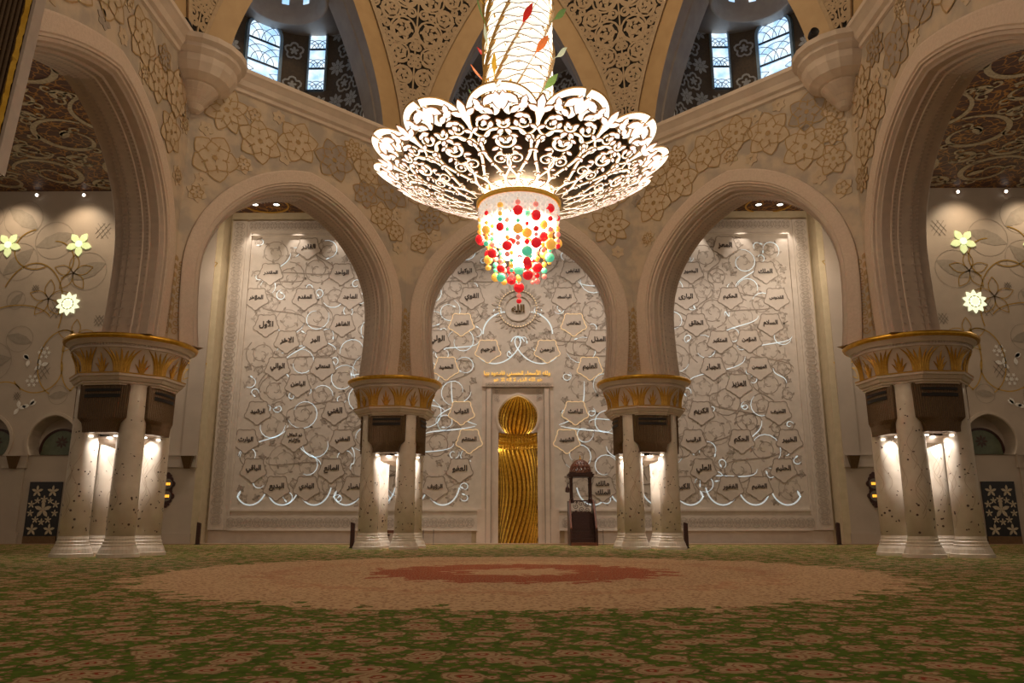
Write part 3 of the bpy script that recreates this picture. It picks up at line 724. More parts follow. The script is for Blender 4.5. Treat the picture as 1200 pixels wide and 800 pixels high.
chain(b, True, 23.8, -20.8, 20.8, .8); chain(b, True, 1.45, -20.8, MX - 3.1, .8); chain(b, True, 1.45, MX + 3.1, 20.8, .8)
b.build('border_carving', M['carve2'], panel)
NAMES = [(362, 289, 'القادر'), (318, 319, 'المقتدر'), (401, 319, 'الواحد'), (301, 348, 'المؤخر'), (358, 348, 'المقدم'), (411, 347, 'الماجد'), (313, 379, 'الأول'), (402, 379, 'الظاهر'),
         (337, 398, 'الآخر'.replace('آ', 'ا')), (370, 397, 'البر'), (326, 429, 'الوالي'), (379, 429, 'المتعالي'), (350, 449, 'الباطن'), (303, 481, 'الرشيد'), (393, 481, 'الغني'), (289, 514, 'الوارث'),
         (346, 512, 'ذو الجلال\nوالإكرام'), (402, 514, 'المغني'), (298, 548, 'الباقي'), (389, 548, 'المانع'), (325, 569, 'البديع'), (360, 569, 'الهادي'), (416, 569, 'الضار'),
         (545, 317, 'الوكيل'), (553, 347, 'القوي'), (541, 378, 'المتين'), (513, 397, 'الولي'), (523, 429, 'الحميد'), (572, 409, 'الرحيم'), (641, 409, 'الرحمن'), (671, 317, 'القابض'),
         (661, 347, 'الباسط'), (672, 378, 'الخافض'), (701, 397, 'المذل'), (691, 429, 'العليم'), (541, 481, 'التواب'), (550, 514, 'المنتقم'), (539, 548, 'العفو'), (510, 569, 'الرؤوف'),
         (674, 481, 'الباعث'), (664, 514, 'الشهيد'), (706, 570, 'مالك\nالملك'), (849, 287, 'المعز'), (809, 317, 'البصير'), (896, 317, 'الملك'), (803, 347, 'البارئ'.replace('ئ', 'ى')), (855, 347, 'الحكيم'),
         (909, 348, 'القدوس'), (815, 378, 'الخالق'), (902, 378, 'السلام'), (843, 398, 'المتكبر'), (877, 397, 'المؤمن'), (835, 429, 'الجبار'), (889, 429, 'المهيمن'), (865, 449, 'العزيز'),
         (821, 481, 'الكريم'), (911, 481, 'اللطيف'), (812, 514, 'الرقيب'), (868, 514, 'الحكم'), (924, 514, 'الخبير'), (824, 548, 'العلي'), (917, 548, 'الحليم'), (855, 569, 'الغفور'), (889, 569, 'العظيم'), (799, 569, 'الكبير')]
def cart(R):
    out = []
    for i in range(60):
        a = 2 * PI * i / 60; q = abs(cos(2.5 * (a + PI / 2)))
        e = abs(cos(5 * (a + PI / 2)))
        out.append((R * (.86 + .19 * q ** 2.2 - .07 * (1 - e)) * cos(a) * 1.06, R * (.86 + .19 * q ** 2.2 - .07 * (1 - e)) * sin(a) - .08 * R))
    return out
CT = []; CR = .90; base_me = None
gold_set = {(572, 409), (641, 409), (541, 481), (550, 514), (674, 481), (664, 514), (541, 378), (672, 378), (523, 429), (691, 429)}
bm_ = MB(); P = cart(CR); bm_.poly(P, SP, .170, .12); bm_.ribbon(P + P[:1], .065, SP, .180, .12, 1); pro_plain = bm_
bm_ = MB(); bm_.poly(P, SP, .170, .12); bm_.ribbon(P + P[:1], .06, SP, .180, .12, 1); pro_gold = bm_
first = {}
for px, py, tx in NAMES:
    x, z = at(px, py + 1, YQ); CT.append((x, z, CR + .12)); g = (px, py) in gold_set
    if g not in first:
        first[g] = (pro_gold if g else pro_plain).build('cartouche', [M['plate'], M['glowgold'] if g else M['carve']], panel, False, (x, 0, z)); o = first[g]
    else:
        o = first[g].copy(); COL.objects.link(o); o.parent = panel; o.location = (x, 0, z)
    if g: o['label'] = 'cartouche with a softly lit gold rim'
    lettering('inscription', tx, .55 if '\n' not in tx else .5, M['ink'], o, SP, 0, -.02, .185, 1.08, .03)
# sun medallion
mx, mz = at(607, 362, YQ)
b = MB()
for k in range(36):
    a = 2 * PI * k / 36; b.leaf(mx + 1.4 * cos(a), mz + 1.4 * sin(a), a, .62 if k % 2 else .42, .2, SP, .2, .14, 0, True)
for r, w in ((1.42, .12), (.98, .07)):
    b.ribbon([(mx + r * cos(2 * PI * j / 48), mz + r * sin(2 * PI * j / 48)) for j in range(49)], w, SP, .24, .14)
for k in range(18):
    a = 2 * PI * k / 18; P = spiral(mx + 1.2 * cos(a), mz + 1.2 * sin(a), .15, a, 1.2, 1, 10); b.ribbon(P, .04, SP, .2, .14, skirt=False)
med = b.build('sun_medallion', M['carve2'], panel)
b = MB()
for k in range(44):
    a = 2 * PI * k / 44; b.poly([(mx + 1.42 * cos(a) + .055 * cos(q), mz + 1.42 * sin(a) + .055 * sin(q)) for q in [PI * j / 3 for j in range(6)]], SP, .26, skirt=False)
b.build('pearl_dots', M['glowgold'], med)
lettering('inscription', 'الله', 2.2, M['bronzetext'], med, SP, mx, mz - .02, .25, 1.0, .05)
gx, gz = at(606, 437.5, YQ); lettering('gilded_inscription', 'ولله الأسماء الحسنى فادعوه بها', .82, M['goldtext'], panel, SP, gx, gz, .2, 4.9, .02)
gx2, gz2 = at(607, 446, YQ); lettering('gilded_inscription', 'هو الله الذي لا إله إلا هو', .82, M['goldtext'], panel, SP, gx2, gz2, .2, 3.6, .02)
# carved and glowing scrolls between the cartouches
def ptest(x, z, r):
    if x - r < PL + .1 or x + r > PR - .1 or z - r < PB + .05 or z + r > PT - .1: return False
    if abs(x - MX) - r < 3.0 and z - r < 12.9: return False
    if math.hypot(x - mx, z - mz) < r + 2.05: return False
    return True
SC = pack(ptest, (PL, PR, PB, PT), (1.25, 1.0, .75, .55, .4, .28), 900, 77, [(c[0], c[1], .55) for c in CT], .74)
cv, gl = MB(), MB(); rg = random.Random(4)
for x, z, r in SC:
    a0 = rg.random() * 6.28; d = rg.choice((-1, 1)); n = 30 if r > .6 else 18
    P = spiral(x, z, r * .98, a0, 1.9 if r > .6 else 1.3, d, n)
    Wd = [.07 * (1 - .4 * i / n) + .01 for i in range(n + 1)]
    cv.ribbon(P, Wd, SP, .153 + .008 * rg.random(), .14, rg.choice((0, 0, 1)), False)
    for j in range(1, n - 4, 3):
        ta = math.atan2(P[j + 1][1] - P[j][1], P[j + 1][0] - P[j][0]); cv.leaf(P[j][0], P[j][1], ta - d * .7, .34 * min(1, r + .3), .15, SP, .160, 0, 1 if j % 2 else 0); cv.leaf(P[j][0], P[j][1], ta + d * .7, .26, .12, SP, .159, 0, 1)
    if r > .33 and rg.random() < .58:
        i0 = rg.randint(0, 6); i1 = min(n, i0 + rg.randint(7, 17)); Q_ = P[i0:i1]
        gl.ribbon(Q_, [.02 + .042 * sin(PI * (i + .6) / (len(Q_) + .2)) for i in range(len(Q_))], SP, .168, .14)
        if rg.random() < .6:
            ta = math.atan2(Q_[-1][1] - Q_[-2][1], Q_[-1][0] - Q_[-2][0]); gl.leaf(*Q_[-1], ta, .32, .12, SP, .168)
# sweeping vine stems linking neighbouring scrolls
big = [s for s in SC if s[2] > .6]
for i, (x, z, r) in enumerate(big):
    near = sorted(((math.hypot(x - q[0], z - q[1]), q) for q in big if q[1] < z - .2), key=lambda t: t[0])[:1]
    for dd, q in near:
        if dd > 4.2: continue
        s_ = 1 if rg.random() < .5 else -1
        a = (x + s_ * r, z); e = (q[0] - s_ * q[2], q[1]); k = dd * .45
        P = bez(a, (a[0], a[1] - k), (e[0], e[1] + k), e, 14)
        if any(math.hypot(p[0] - c[0], p[1] - c[1]) < c[2] - .75 for p in P for c in CT) or any(math.hypot(p[0] - mx, p[1] - mz) < 1.9 or (abs(p[0] - MX) < 2.8 and p[1] < 12.8) for p in P): continue
        (gl if rg.random() < .42 else cv).ribbon(P, [.025 + .055 * sin(PI * j / 14) for j in range(15)], SP, .168, .14, 0)
# two big loops above the golden niche and the swags along the foot of the panel
for sg in (-1, 1):
    q = lambda x, z: (MX + sg * x, z)
    gl.ribbon([q(*p) for p in bez((0, 14.05), (.9, 12.6), (2.4, 12.7), (3.0, 13.6))], .09, SP, .168, .14)
    gl.ribbon([q(*p) for p in bez((0, 14.05), (-.6, 14.9), (.2, 15.4), (.5, 14.6))], .08, SP, .168, .14)
    gl.ribbon([q(*p) for p in bez((.9, 16.9), (1.7, 16.9), (2.6, 16.2), (2.6, 15.2))] , .1, SP, .168, .14)
    gl.ribbon([q(*p) for p in spiral(1.45, 17.0, .42, -PI / 2, 1.2, 1, 18)], .07, SP, .168, .14)
    gl.ribbon([q(*p) for p in bez((4.9, 11.6), (4.9, 9.5), (4.6, 8.9), (3.0, 8.4))], [.04 + .07 * sin(PI * i / 12) for i in range(13)], SP, .168, .14)
    gl.ribbon([q(*p) for p in bez((3.1, 8.3), (4.7, 7.9), (6.0, 8.1), (7.0, 7.7))], [.04 + .07 * sin(PI * i / 12) for i in range(13)], SP, .168, .14)
    for k in range(7):
        x0 = 4.2 + k * 2.3
        gl.ribbon([q(*p) for p in bez((x0, 3.9), (x0 + .25, 2.5), (x0 + 1.6, 2.3), (x0 + 2.1, 3.3))], .1, SP, .168, .14)
        gl.leaf(*q(x0 + 2.1, 3.2), PI / 2 + .4 * sg, .55, .16, SP, .168)
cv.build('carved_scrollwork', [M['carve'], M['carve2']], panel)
gl.build('glowing_vine', M['glow'], panel)
# lit golden niche (mihrab)
mih = empty('mihrab', (MX, YQ, 0)); tag(mih, 'golden fluted prayer niche in a plain marble frame at the centre of the wall', 'prayer niche')
SM = lambda u, z, h=0: Vector((u, -h, z))
b = MB()
ARC_R, ARC_Z, ARC_S, ARC_K = 1.42, 8.95, 7.85, .12
def mspan(R, h, mi=0): spandrel(b, SM, R, ARC_Z, ARC_S, ARC_K, -1.92, 1.92, 11.2, h, mi, 40)
mspan(1.62, .05)
b.grid([[SM(u, z, h) for u, z in arc(R, ARC_Z, ARC_S, ARC_K, 40)] for R, h in ((1.62, .05), (1.62, .14), (1.5, .16), (1.45, .1), (1.42, -.1))])
for sg in (-1, 1):
    x0, x1 = sorted((sg * 1.42, sg * 1.92)); b.box(x0, x1, -.05, .4, 0, 7.86)
    x0, x1 = sorted((sg * 1.92, sg * 2.32)); b.box(x0, x1, -.22, .1, 0, 11.2)
    x0, x1 = sorted((sg * 2.32, sg * 2.95)); b.box(x0, x1, -.26, .1, 0, 7.0 if False else 2.4)
    x0, x1 = sorted((sg * 2.32, sg * 2.62)); b.box(x0, x1, -.16, .1, 2.4, 11.9)
b2_ = MB()
for sg in (-1, 1):
    for xx in (1.9, 2.28):
        x0, x1 = sorted((sg * xx, sg * (xx + .06))); b2_.box(x0, x1, -.235, .1, 0, 11.15)
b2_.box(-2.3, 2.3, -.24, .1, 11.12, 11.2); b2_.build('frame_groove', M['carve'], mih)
b.box(-2.62, 2.62, -.30, .1, 11.2, 11.55); b.box(-2.62, 2.62, -.2, .1, 11.55, 11.8)
fr = b.build('frame', M['marble'], mih)
b = MB()
n = 22
for i in range(n):
    x = -2.4 + 4.8 * (i + .5) / n; b.ribbon(spiral(x, 11.37, .12, i, 1.3, 1 if i % 2 else -1, 12), .04, SM, .325, .3, skirt=False); b.leaf(x + .1, 11.3, .8, .14, .06, SM, .325)
for sg in (-1, 1):
    for k in range(8): b.ribbon(spiral(sg * (1.62 - .16 * (k % 2)), 10.9 - k * .1 + (.1 if k < 3 else 0), .13, k, 1.2, sg, 10), .035, SM, .075, .05, skirt=False)
b.build('lintel_carving', M['carve2'], fr)
b = MB()
NA = 208
def gold_row(z, r, tw, amp, flat=.95):
    out = []
    for i in range(NA + 1):
        a = PI * i / NA; rr = r * (1 - amp * (1 - abs(cos(13 * a + tw))))
        out.append(Vector((rr * cos(a), .12 + rr * sin(a) * flat, z)))
    return out
rows = []
for i in range(61):
    z = 6.75 * i / 60; tw = 6 * sin((z - .8) / 6.0 * PI)
    rows.append(gold_row(z, 1.46, tw, .09))
def gold_grid(b, rows, tws):
    for i in range(len(rows) - 1):
        for j in range(NA):
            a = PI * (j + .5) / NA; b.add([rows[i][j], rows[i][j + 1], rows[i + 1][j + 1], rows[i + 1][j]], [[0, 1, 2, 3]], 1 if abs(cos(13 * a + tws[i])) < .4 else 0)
gold_grid(b, rows, [6 * sin((6.75 * i / 60 - .8) / 6.0 * PI) for i in range(61)])
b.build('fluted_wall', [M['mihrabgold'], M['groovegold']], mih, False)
b = MB()
rows = []
for i in range(33):
    z = 7.85 + 2.75 * i / 32; d = z - ARC_Z; r2 = 1.5 ** 2 - (d / 1.12 if d > 0 else d) ** 2
    rows.append(gold_row(z, math.sqrt(max(.0004, r2)), 1.0 + 2.2 * (i / 32) ** 1.2 * 2, .10))
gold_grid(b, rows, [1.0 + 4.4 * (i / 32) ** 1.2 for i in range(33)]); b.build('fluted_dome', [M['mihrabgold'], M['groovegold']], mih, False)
b = MB()
for z, r in ((6.8, 1.47), (7.0, 1.46), (7.35, 1.36), (7.55, 1.34), (7.8, 1.34)):
    for k in range(16):
        a = PI * (k + .5) / 16; b.sphere((r * cos(a), .12 + r * sin(a) * .95, z), .115, 8, 5, sz=1.1)
b.grid([gold_row(z, r, 0, .02) for z, r in ((6.7, 1.5), (7.15, 1.5), (7.2, 1.4), (7.9, 1.4))])
b.build('beaded_collar', M['mihrabgold'], mih, True)
b = MB(); b.box(-1.46, 1.46, .1, 1.6, -.03, .0); b.build('niche_floor', M['trim'], mih)

lamp('POINT', 'niche_fill', (MX, YQ + .2, 10.0), 14, (1, .78, .42), .1); lamp('POINT', 'niche_fill', (MX - .6, YQ + .1, 6.4), 16, (1, .80, .45), .1)  # added point lights, no fitting: they rake the gold flutes
# bay ceiling in front of the prayer wall
b = MB(); b.box(-23.2, 23.2, 46.5, YQ, ZCEIL, ZCEIL + .4); cc_ = struct(b.build('ceiling_centre', M['ceil']))
SCE = lambda x, y, h=0: Vector((x, y, ZCEIL - h))
b = MB(); rg = random.Random(9)
for x, y, r in pack(lambda x, y, r: abs(x) + r < 23 and 47 < y - r and y + r < 55.6, (-23, 23, 47, 55.6), (1.5, 1.0), 200, 5):
    b.ribbon(spiral(x, y, r, rg.random() * 6, 1.3, rg.choice((1, -1)), 24), .16, SCE, .05)
b.build('ceiling_scrollwork', M['scroll'], cc_)
def downlight(x, y, z, label, r=.22, group='recessed ceiling downlights'):
    t = empty('downlight', (x, y, z)); tag(t, label, 'ceiling light', group)
    b = MB(); b.lathe([(r, 0), (r, -.06), (r * 1.35, -.07), (r * 1.35, 0)], 16, cap=False); b.build('ring', M['metalgrey'], t)
    b = MB(); b.lathe([(r, -.04), (r, -.02)], 16); b.build('lens', M['bulb'], t)
for px, lb in ((299, 'left of the two round downlights above the left arch panel'), (324, 'right of the two round downlights above the left arch panel'), (889, 'left of the two round downlights above the right arch panel'), (914, 'right of the two round downlights above the right arch panel')):
    d = ray(px, 239); p = CAM + d * ((ZCEIL - CAM.z) / d.z); downlight(p.x, p.y, ZCEIL, lb)
b = MB()
for px in (311, 901):
    d = ray(px, 239); p = CAM + d * ((ZCEIL - CAM.z) / d.z); b.ribbon([(p.x + 1.7 * cos(2 * PI * i / 40), p.y + 1.6 * sin(2 * PI * i / 40)) for i in range(41)], .12, SCE, .08)
b.build('ceiling_ring', M['goldleaf'], cc_)
for i in range(13):
    x = -20.4 + 3.4 * i
    lamp('SPOT', 'wall_washer', (x, 55.9, 24.4), 480, (1, .90, .78), .06, (x, 56.9, 15), 62, .6)
    lamp('SPOT', 'wall_washer', (x, 50.5, 24.6), 1650, (1, .88, .76), .5, (x, 57, 8), 82, 1)

# ------------------------------------------------------------------ side halls
YS = 55.5; ZSIDE = 26.2
def side_hall(sg, sd):
    SW = lambda u, z, h=0: Vector((sg * u, YS - h, z))      # u is negative on the left hall; mirrored for the right
    AX = (-33.2, -38.0); HWA = 2.4; RA, KA, ZA, ZAS = 1.95, .06, 7.1, 6.1
    b = MB()
    def B(x0, x1, y0, y1, z0, z1):
        a, c = sorted((sg * x0, sg * x1)); b.box(a, c, y0, y1, z0, z1)
    B(-30.8, -22.8, YS, YS + 1.6, 0, ZSIDE); B(-60, -40.4, YS, YS + 1.6, 0, ZSIDE); B(-40.4, -30.8, YS, YS + 1.6, 0, ZAS)
    for ax in AX:
        T = lambda u, z, h=0: SW(u + ax, z, h)
        spandrel(b, T, RA, ZA, ZAS, KA, -HWA, HWA, ZSIDE)
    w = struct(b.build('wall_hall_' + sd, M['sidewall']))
    for ax in AX:
        T = lambda u, z, h=0: SW(u + ax, z, h)
        b = MB(); b.grid([[T(u, z, h) for u, z in arc(R, ZA, ZAS, KA, 32)] for R, h in ((1.98, 0), (1.98, .1), (1.78, .12), (1.72, .05), (1.70, -1.3))])
        vs = arc(1.72, ZA, ZAS, KA, 32); b.add([T(u, z, -1.25) for u, z in vs], [list(range(len(vs)))])
        b.grid([[T(-1.5, ZAS, h), T(1.5, ZAS, h)] for h in (.12, -1.3)])
        b.build('alcove', M['sidewall'], w)
    # belt course and pilaster blocks
    b = MB()
    B(-29.6, -22.75, YS - .18, YS, 5.25, 6.05); B(-29.6, -22.75, YS - .24, YS, 6.05, 6.15); B(-29.6, -22.75, YS - .1, YS, 0, .75)
    for ax in (-35.6, -40.4, -30.8): B(ax - .85, ax + .85, YS - .22, YS, 5.2, 6.05); B(ax - .7, ax + .7, YS - .12, YS, 0, 5.2); B(ax - .85, ax + .85, YS - .28, YS, 6.05, 6.15); B(ax - .85, ax + .85, YS - .2, YS, 0, .8)
    B(-23.9, -22.75, YS - .12, YS, 6.15, ZSIDE - .3)
    b.build('belt_course', M['sidewall'], w)
    # gold vines and leaf inlay
    gv, gy, lt, pe = MB(), MB(), MB(), MB()
    X = lambda px, py: at(px, py, YS)
    def R(px): return px * 55.6 / F
    for cx, cy, rx, ry, a0, a1 in ((35, 365, 40, 62, -20, 150), (44, 292, 28, 26, 100, 300), (62, 306, 26, 26, -60, 90), (20, 378, 42, 22, 20, 160), (72, 425, 28, 40, -60, 250), (44, 433, 30, 28, 210, 380), (5, 462, 20, 15, 20, 160), (92, 420, 20, 40, 120, 260)):
        x, z = X(cx, cy); gv.ribbon([(x + R(rx) * cos(rad(a)), z + R(ry) * sin(rad(a))) for a in [a0 + (a1 - a0) * i / 26 for i in range(27)]], .085, SW, .03, 0, skirt=False)
    for px, py, sc in ((86, 320, 1.0), (230, 316, 1.1), (57, 350, 1), (88, 395, .9), (226, 431, .7)):
        x, z = X(px, py)
        for k in range(5):
            a = PI / 2 + k * 2 * PI / 5; l = 1.5 * sc
            for s2 in (1, -1):
                P = [(x + cos(a) * l * t - sin(a) * s2 * .36 * sc * sin(PI * t), z + sin(a) * l * t + cos(a) * s2 * .36 * sc * sin(PI * t)) for t in [i / 10 for i in range(11)]]
                gv.ribbon(P, .06, SW, .03, 0, skirt=False)
    rr = random.Random(12)
    for x, z, r in pack(lambda x, z, r: -47 < x - r and x + r < -23.2 and 9.6 < z - r and z + r < 25.6, (-47, -23, 9.6, 25.6), (1.5, 1.0, .7), 260, 31):
        k = rr.random()
        if k < .45:
            for i in (-1, 0, 1):
                for s2 in (1, -1):
                    ox, oz = i * r * .2 * .8, -s2 * i * r * .2 * .6; L_ = r * (.5 if i == 0 else .36)
                    lt.ribbon([(x + ox - .6 * L_, z + oz - s2 * .8 * L_), (x + ox + .6 * L_, z + oz + s2 * .8 * L_)], .05, SW, .02, 0, skirt=False)
        else:
            a = rr.random() * 6
            gy.leaf(x - cos(a) * r, z - sin(a) * r, a, 2 * r, r * .75, SW, .015)
            gy.ribbon([(x + r * .98 * cos(q), z + r * .98 * sin(q)) for q in [2 * PI * i / 20 for i in range(21)]], .035, SW, .016, 0, skirt=False)
    for px, py, r in ((52, 413, 10), (38, 446, 9), (34, 421, 9), (35, 475, 9), (22, 478, 8), (48, 428, 8)):
        x, z = X(px, py); n = 6 if px in (52, 38) else 4
        if n == 6:
            for k in range(6):
                a = k * PI / 3; c0 = (x + .36 * cos(a), z + .36 * sin(a))
                for q in range(5): pe.leaf(*c0, q * 2 * PI / 5 + a, .15, .075, SW, .03)
            for q in range(6): pe.leaf(x, z, q * PI / 3, .2, .09, SW, .03)
        else:
            for k in range(3): pe.leaf(x, z, rr.random() * 6, .55, .3, SW, .03)
    gv.build('gold_vine', M['vinegold'], w); gy.build('grey_leaf_inlay', M['greyleaf'], w); lt.build('lattice_mark', M['lattice'], w); pe.build('pearl_flower', M['pearl'], w)
    # glowing flowers
    for px, py, np_, rp, lb in ((93, 286, 5, .98, 'glowing five-petalled glass flower beside the near arch edge, %s hall wall'), (10, 287, 5, .98, 'glowing five-petalled glass flower farthest out on the %s hall wall'), (80, 356, 10, .9, 'bright ten-petalled glass star flower low on the %s hall wall')):
        x, z = X(px, py); t = empty('flower_light', (sg * x, YS, z)); tag(t, lb % sd, 'wall light', 'glowing flowers on the hall walls')
        TT = lambda u, v, h=0: Vector((sg * u, -h, v)); b = MB()
        for k in range(np_):
            a = (PI / 2 if np_ == 10 else -PI / 2 + .05) + 2 * PI * k / np_; b.leaf(.12 * cos(a), .12 * sin(a), a, rp - .12, .52 if np_ == 5 else .36, TT, .08, 0, 0, True)
        b.build('petals', M['flowerglow'] if np_ == 5 else M['flowerglow2'], t)
        b = MB(); b.poly([(.26 * cos(q), .26 * sin(q)) for q in [2 * PI * k / 12 for k in range(12)]], TT, .12, .05)
        if np_ == 10: b.ribbon([(.42 * cos(q), .42 * sin(q)) for q in [2 * PI * k / 20 for k in range(21)]], .05, TT, .1, .05, 1)
        b.build('centre', [M['flowerglow2'], M['vinegold']], t)
    # alcove windows, doors
    for ax, where in zip(AX, ('inner', 'outer')):
        o = empty('window_hall_%s_%s' % (sd, where), (sg * ax, YS + 1.2, 6.1)); struct(o)
        TT = lambda u, v, h=0: Vector((sg * u, -h, v - 6.1)); b = MB()
        pts = [(1.5 * cos(a), 6.55 + 1.5 * sin(a)) for a in [PI * i / 24 for i in range(25)]] + [(-1.5, 6.15), (1.5, 6.15)]
        b.poly(pts, TT, .04, 0, skirt=False); b.build('pane', M['greenglass'], o)
        b = MB(); b.ribbon(pts + pts[:1], .16, TT, .1, 0); b.build('window_frame', M['wood'], o)
        b = MB()
        for k in range(8): b.leaf(.05 * cos(k * PI / 4), 7.15 + .05 * sin(k * PI / 4), k * PI / 4, .42, .17, TT, .07)
        b.build('flower_motif', M['inlay'], o)
        o = empty('door_hall_%s_%s' % (sd, where), (sg * ax, YS, 0)); struct(o)
        TT = lambda u, v, h=0: Vector((sg * u, -h, v)); b = MB(); b.box(-1.15, 1.15, -.1, .05, 0, 4.25); b.build('door_leaf', M['doorglass'], o)
        b = MB()
        for fx, fz, fr_ in ((-.55, 3.6, .42), (.55, 3.6, .42), (0, 2.35, .62), (-.6, .98, .42), (.6, .98, .42), (0, 3.05, .28), (-.45, 2.95, .24), (.45, 2.95, .24), (-.85, 2.7, .28), (.85, 2.7, .28), (-.85, 2.1, .26), (.85, 2.1, .26), (-.45, 1.65, .26), (.45, 1.65, .26), (0, 1.5, .26)):
            for k in range(5): b.leaf(fx, fz, PI / 2 + k * 2 * PI / 5, fr_, fr_ * .42, TT, .12)
        b.build('flower_lattice', M['doorflower'], o)
        b = MB(); b.box(-1.15, 1.15, -.14, .0, 0, .55); b.build('kick_plate', M['plank'], o)
    # tapered dark sconces
    for x, lb in ((-35.6, 'dark tapered wall sconce between the alcoves of the %s hall'), (-23.3, 'dark tapered wall sconce on the pale belt beside the prayer wall, %s side')):
        t = empty('wall_sconce', (sg * x, YS - .24, 0)); tag(t, lb % sd, 'wall lamp', 'dark tapered wall sconces')
        b = MB(); rows = [[(sx * w_ + 0, y_, z_) for sx, y_ in ((-1, 0), (-1, -d_), (1, -d_), (1, 0))] for z_, w_, d_ in ((5.15, .2, .15), (5.95, .38, .35), (6.02, .40, .37))]
        b.grid(rows, 0, True); b.add(rows[0], [[0, 1, 2, 3]]); b.add(rows[-1], [[0, 1, 2, 3]]); b.build('shade', M['darkgrille'], t)
        b = MB(); b.box(-.14, .14, -.02, .24, 5.3, 5.9); b.build('wall_plate', M['black'], t)
    # clock board
    x, z = X(196, 574); t = empty('digital_clock', (sg * x, YS, z)); tag(t, 'dark lobed board with two round dials showing orange digits on the %s wall' % sd, 'clock')
    TT = lambda u, v, h=0: Vector((sg * u, -h, v)); b = MB()
    for cy in (.42, -.42): b.poly([(p[0], cy + p[1]) for p in rosette(.55, 6, .8, 0, 6)], TT, .1, 0)
    b.poly(rosette(.28, 4, .7, 0, 6), TT, .11, 0); 
    for cy in (.98, -.98): b.poly([(p[0], cy + p[1]) for p in rosette(.25, 4, .7, 0, 6)], TT, .09, 0)
    b.build('board', M['wood'], t)
    for cy in (.42, -.42):
        b = MB(); b.poly([(.36 * cos(q), cy + .36 * sin(q)) for q in [2 * PI * k / 20 for k in range(20)]], TT, .14, .1); d_ = b.build('dial', M['dial'], t)
        b = MB()
        for k in (-1.5, -.5, .5, 1.5): b.poly([(k * .12 - .045, cy - .09), (k * .12 + .045, cy - .09), (k * .12 + .045, cy + .09), (k * .12 - .045, cy + .09)], TT, .16, .14)
        b.build('digits', M['digits'], d_)
    # ceiling with big arabesque scrolls
    b = MB(); B(-60, -19.2, 6, YS, ZSIDE, ZSIDE + .4); B(-23.2, -19.2, YS, YQ, ZSIDE, ZSIDE + .4)
    ce = struct(b.build('ceiling_' + sd, M['ceil']))
    SC_ = lambda x, y, h=0: Vector((sg * x, y, ZSIDE - h)); b = MB(); rr = random.Random(2)
    for x, y, r in pack(lambda x, y, r: -44 < x - r and x + r < -19.5 and 24 < y - r and y + r < YS - .1, (-44, -19, 24, YS), (2.6, 1.9, 1.3, .9, .6), 420, 8, (), .9):
        d = rr.choice((1, -1)); P = spiral(x, y, r, rr.random() * 6, 1.35, d, 34)
        b.ribbon(P, [.16 + .22 * sin(PI * min(1, i / 22)) for i in range(35)], SC_, .06)
        for j in (8, 16, 24):
            ta = math.atan2(P[j + 1][1] - P[j][1], P[j + 1][0] - P[j][0]); b.ribbon(spiral(P[j][0] + cos(ta - d) * .5, P[j][1] + sin(ta - d) * .5, .5, ta + d * 2, .9, -d, 14), .13, SC_, .06)
        b.leaf(*P[-1], rr.random() * 6, r * .5, r * .25, SC_, .06)
    b.build('ceiling_scrollwork', M['scroll'], ce)
    b = MB(); B(-22.8, -22.3, YS, YQ, 0, ZCEIL); b2 = struct(b.build('wall_jamb_' + sd, M['jamb']))
    for px, lb in ((45, 'small bright spotlight high on the %s hall wall, outer one'), (100, 'small bright spotlight high on the %s hall wall beside the arch edge')):
        x, z = X(px, 229); t = empty('wall_spotlight', (sg * x, YS, z)); tag(t, lb % sd, 'spotlight', 'small spotlights high on the hall walls')
        b = MB(); b.tube([(0, 0, 0), (0, -.18, -.05)], .14, 12); b.build('housing', M['marble'], t)
        b = MB(); b.sphere((0, -.2, -.05), .11); b.build('lens', M['bulb'], t)
    for x in (-28, -33, -38): lamp('SPOT', 'hall_washer', (sg * x, YS - 2.2, ZSIDE - .3), 1100, (1, .80, .55), .3, (sg * x, YS, 20), 100, 1)
    lamp('POINT', 'hall_fill', (sg * 30, 40, 17), 750, (1, .80, .58), .5)  # added fill, no fitting: lifts the dim side hall
side_hall(1, 'left'); side_hall(-1, 'right')
for sg in (-1, 1): lamp('POINT', 'bay_fill', (sg * 20.5, 52.5, 20.5), 420, (1, .84, .64), .3)  # added fills that lighten the jambs and nearby side walls

# ------------------------------------------------------------------ pulpit
px0, _ = at(682, 620, 54.0)
t = empty('minbar', (px0, 53.6, 0)); t.scale = (.92, .92, .95); tag(t, 'dark carved wooden pulpit with domed canopy and steep stair, right of the golden niche', 'pulpit')
b = MB()
for k in range(9):
    z = (k + 1) * .24; y = -1.2 + k * .2; b.box(-.8, .8, y, 1.6, z - .24, z)
st = b.build('stair', M['wood'], t)
for sg in (-1, 1):
    b = MB(); xs = (sg * .82, sg * .98); a, c = min(xs), max(xs)
    vs = [(x, y, z) for x in (a, c) for y, z in ((-1.45, 0), (-1.45, 1.1), (-1.2, 1.25), (.35, 3.05), (1.6, 3.05), (1.6, 0))]
    n = 6; b.add(vs, [list(range(6))[::-1], [6 + i for i in range(6)]] + [[i, (i + 1) % n, n + (i + 1) % n, n + i] for i in range(n)]); sp = b.build('side_panel', M['wood'], t)
    b = MB(); b.tube([(sg * .9, -1.45, 1.14), (sg * .9, -1.2, 1.3), (sg * .86, .35, 3.1)], .07, 8); b.build('handrail', M['woodred'], sp)
    for y in (.45, 1.55):
        b = MB(); X_ = sg * .70
        b.lathe([(.12, 2.9), (.12, 3.2), (.09, 3.25), (.09, 4.2), (.11, 4.25), (.08, 4.3), (.09, 4.6), (.12, 4.64), (.12, 4.75)], 10, (X_, y, 0)); b.build('post', M['wood'], t)
b = MB(); b.box(-.92, .92, -1.5, -1.3, 0, .22); b.build('front_step', M['woodred'], t)
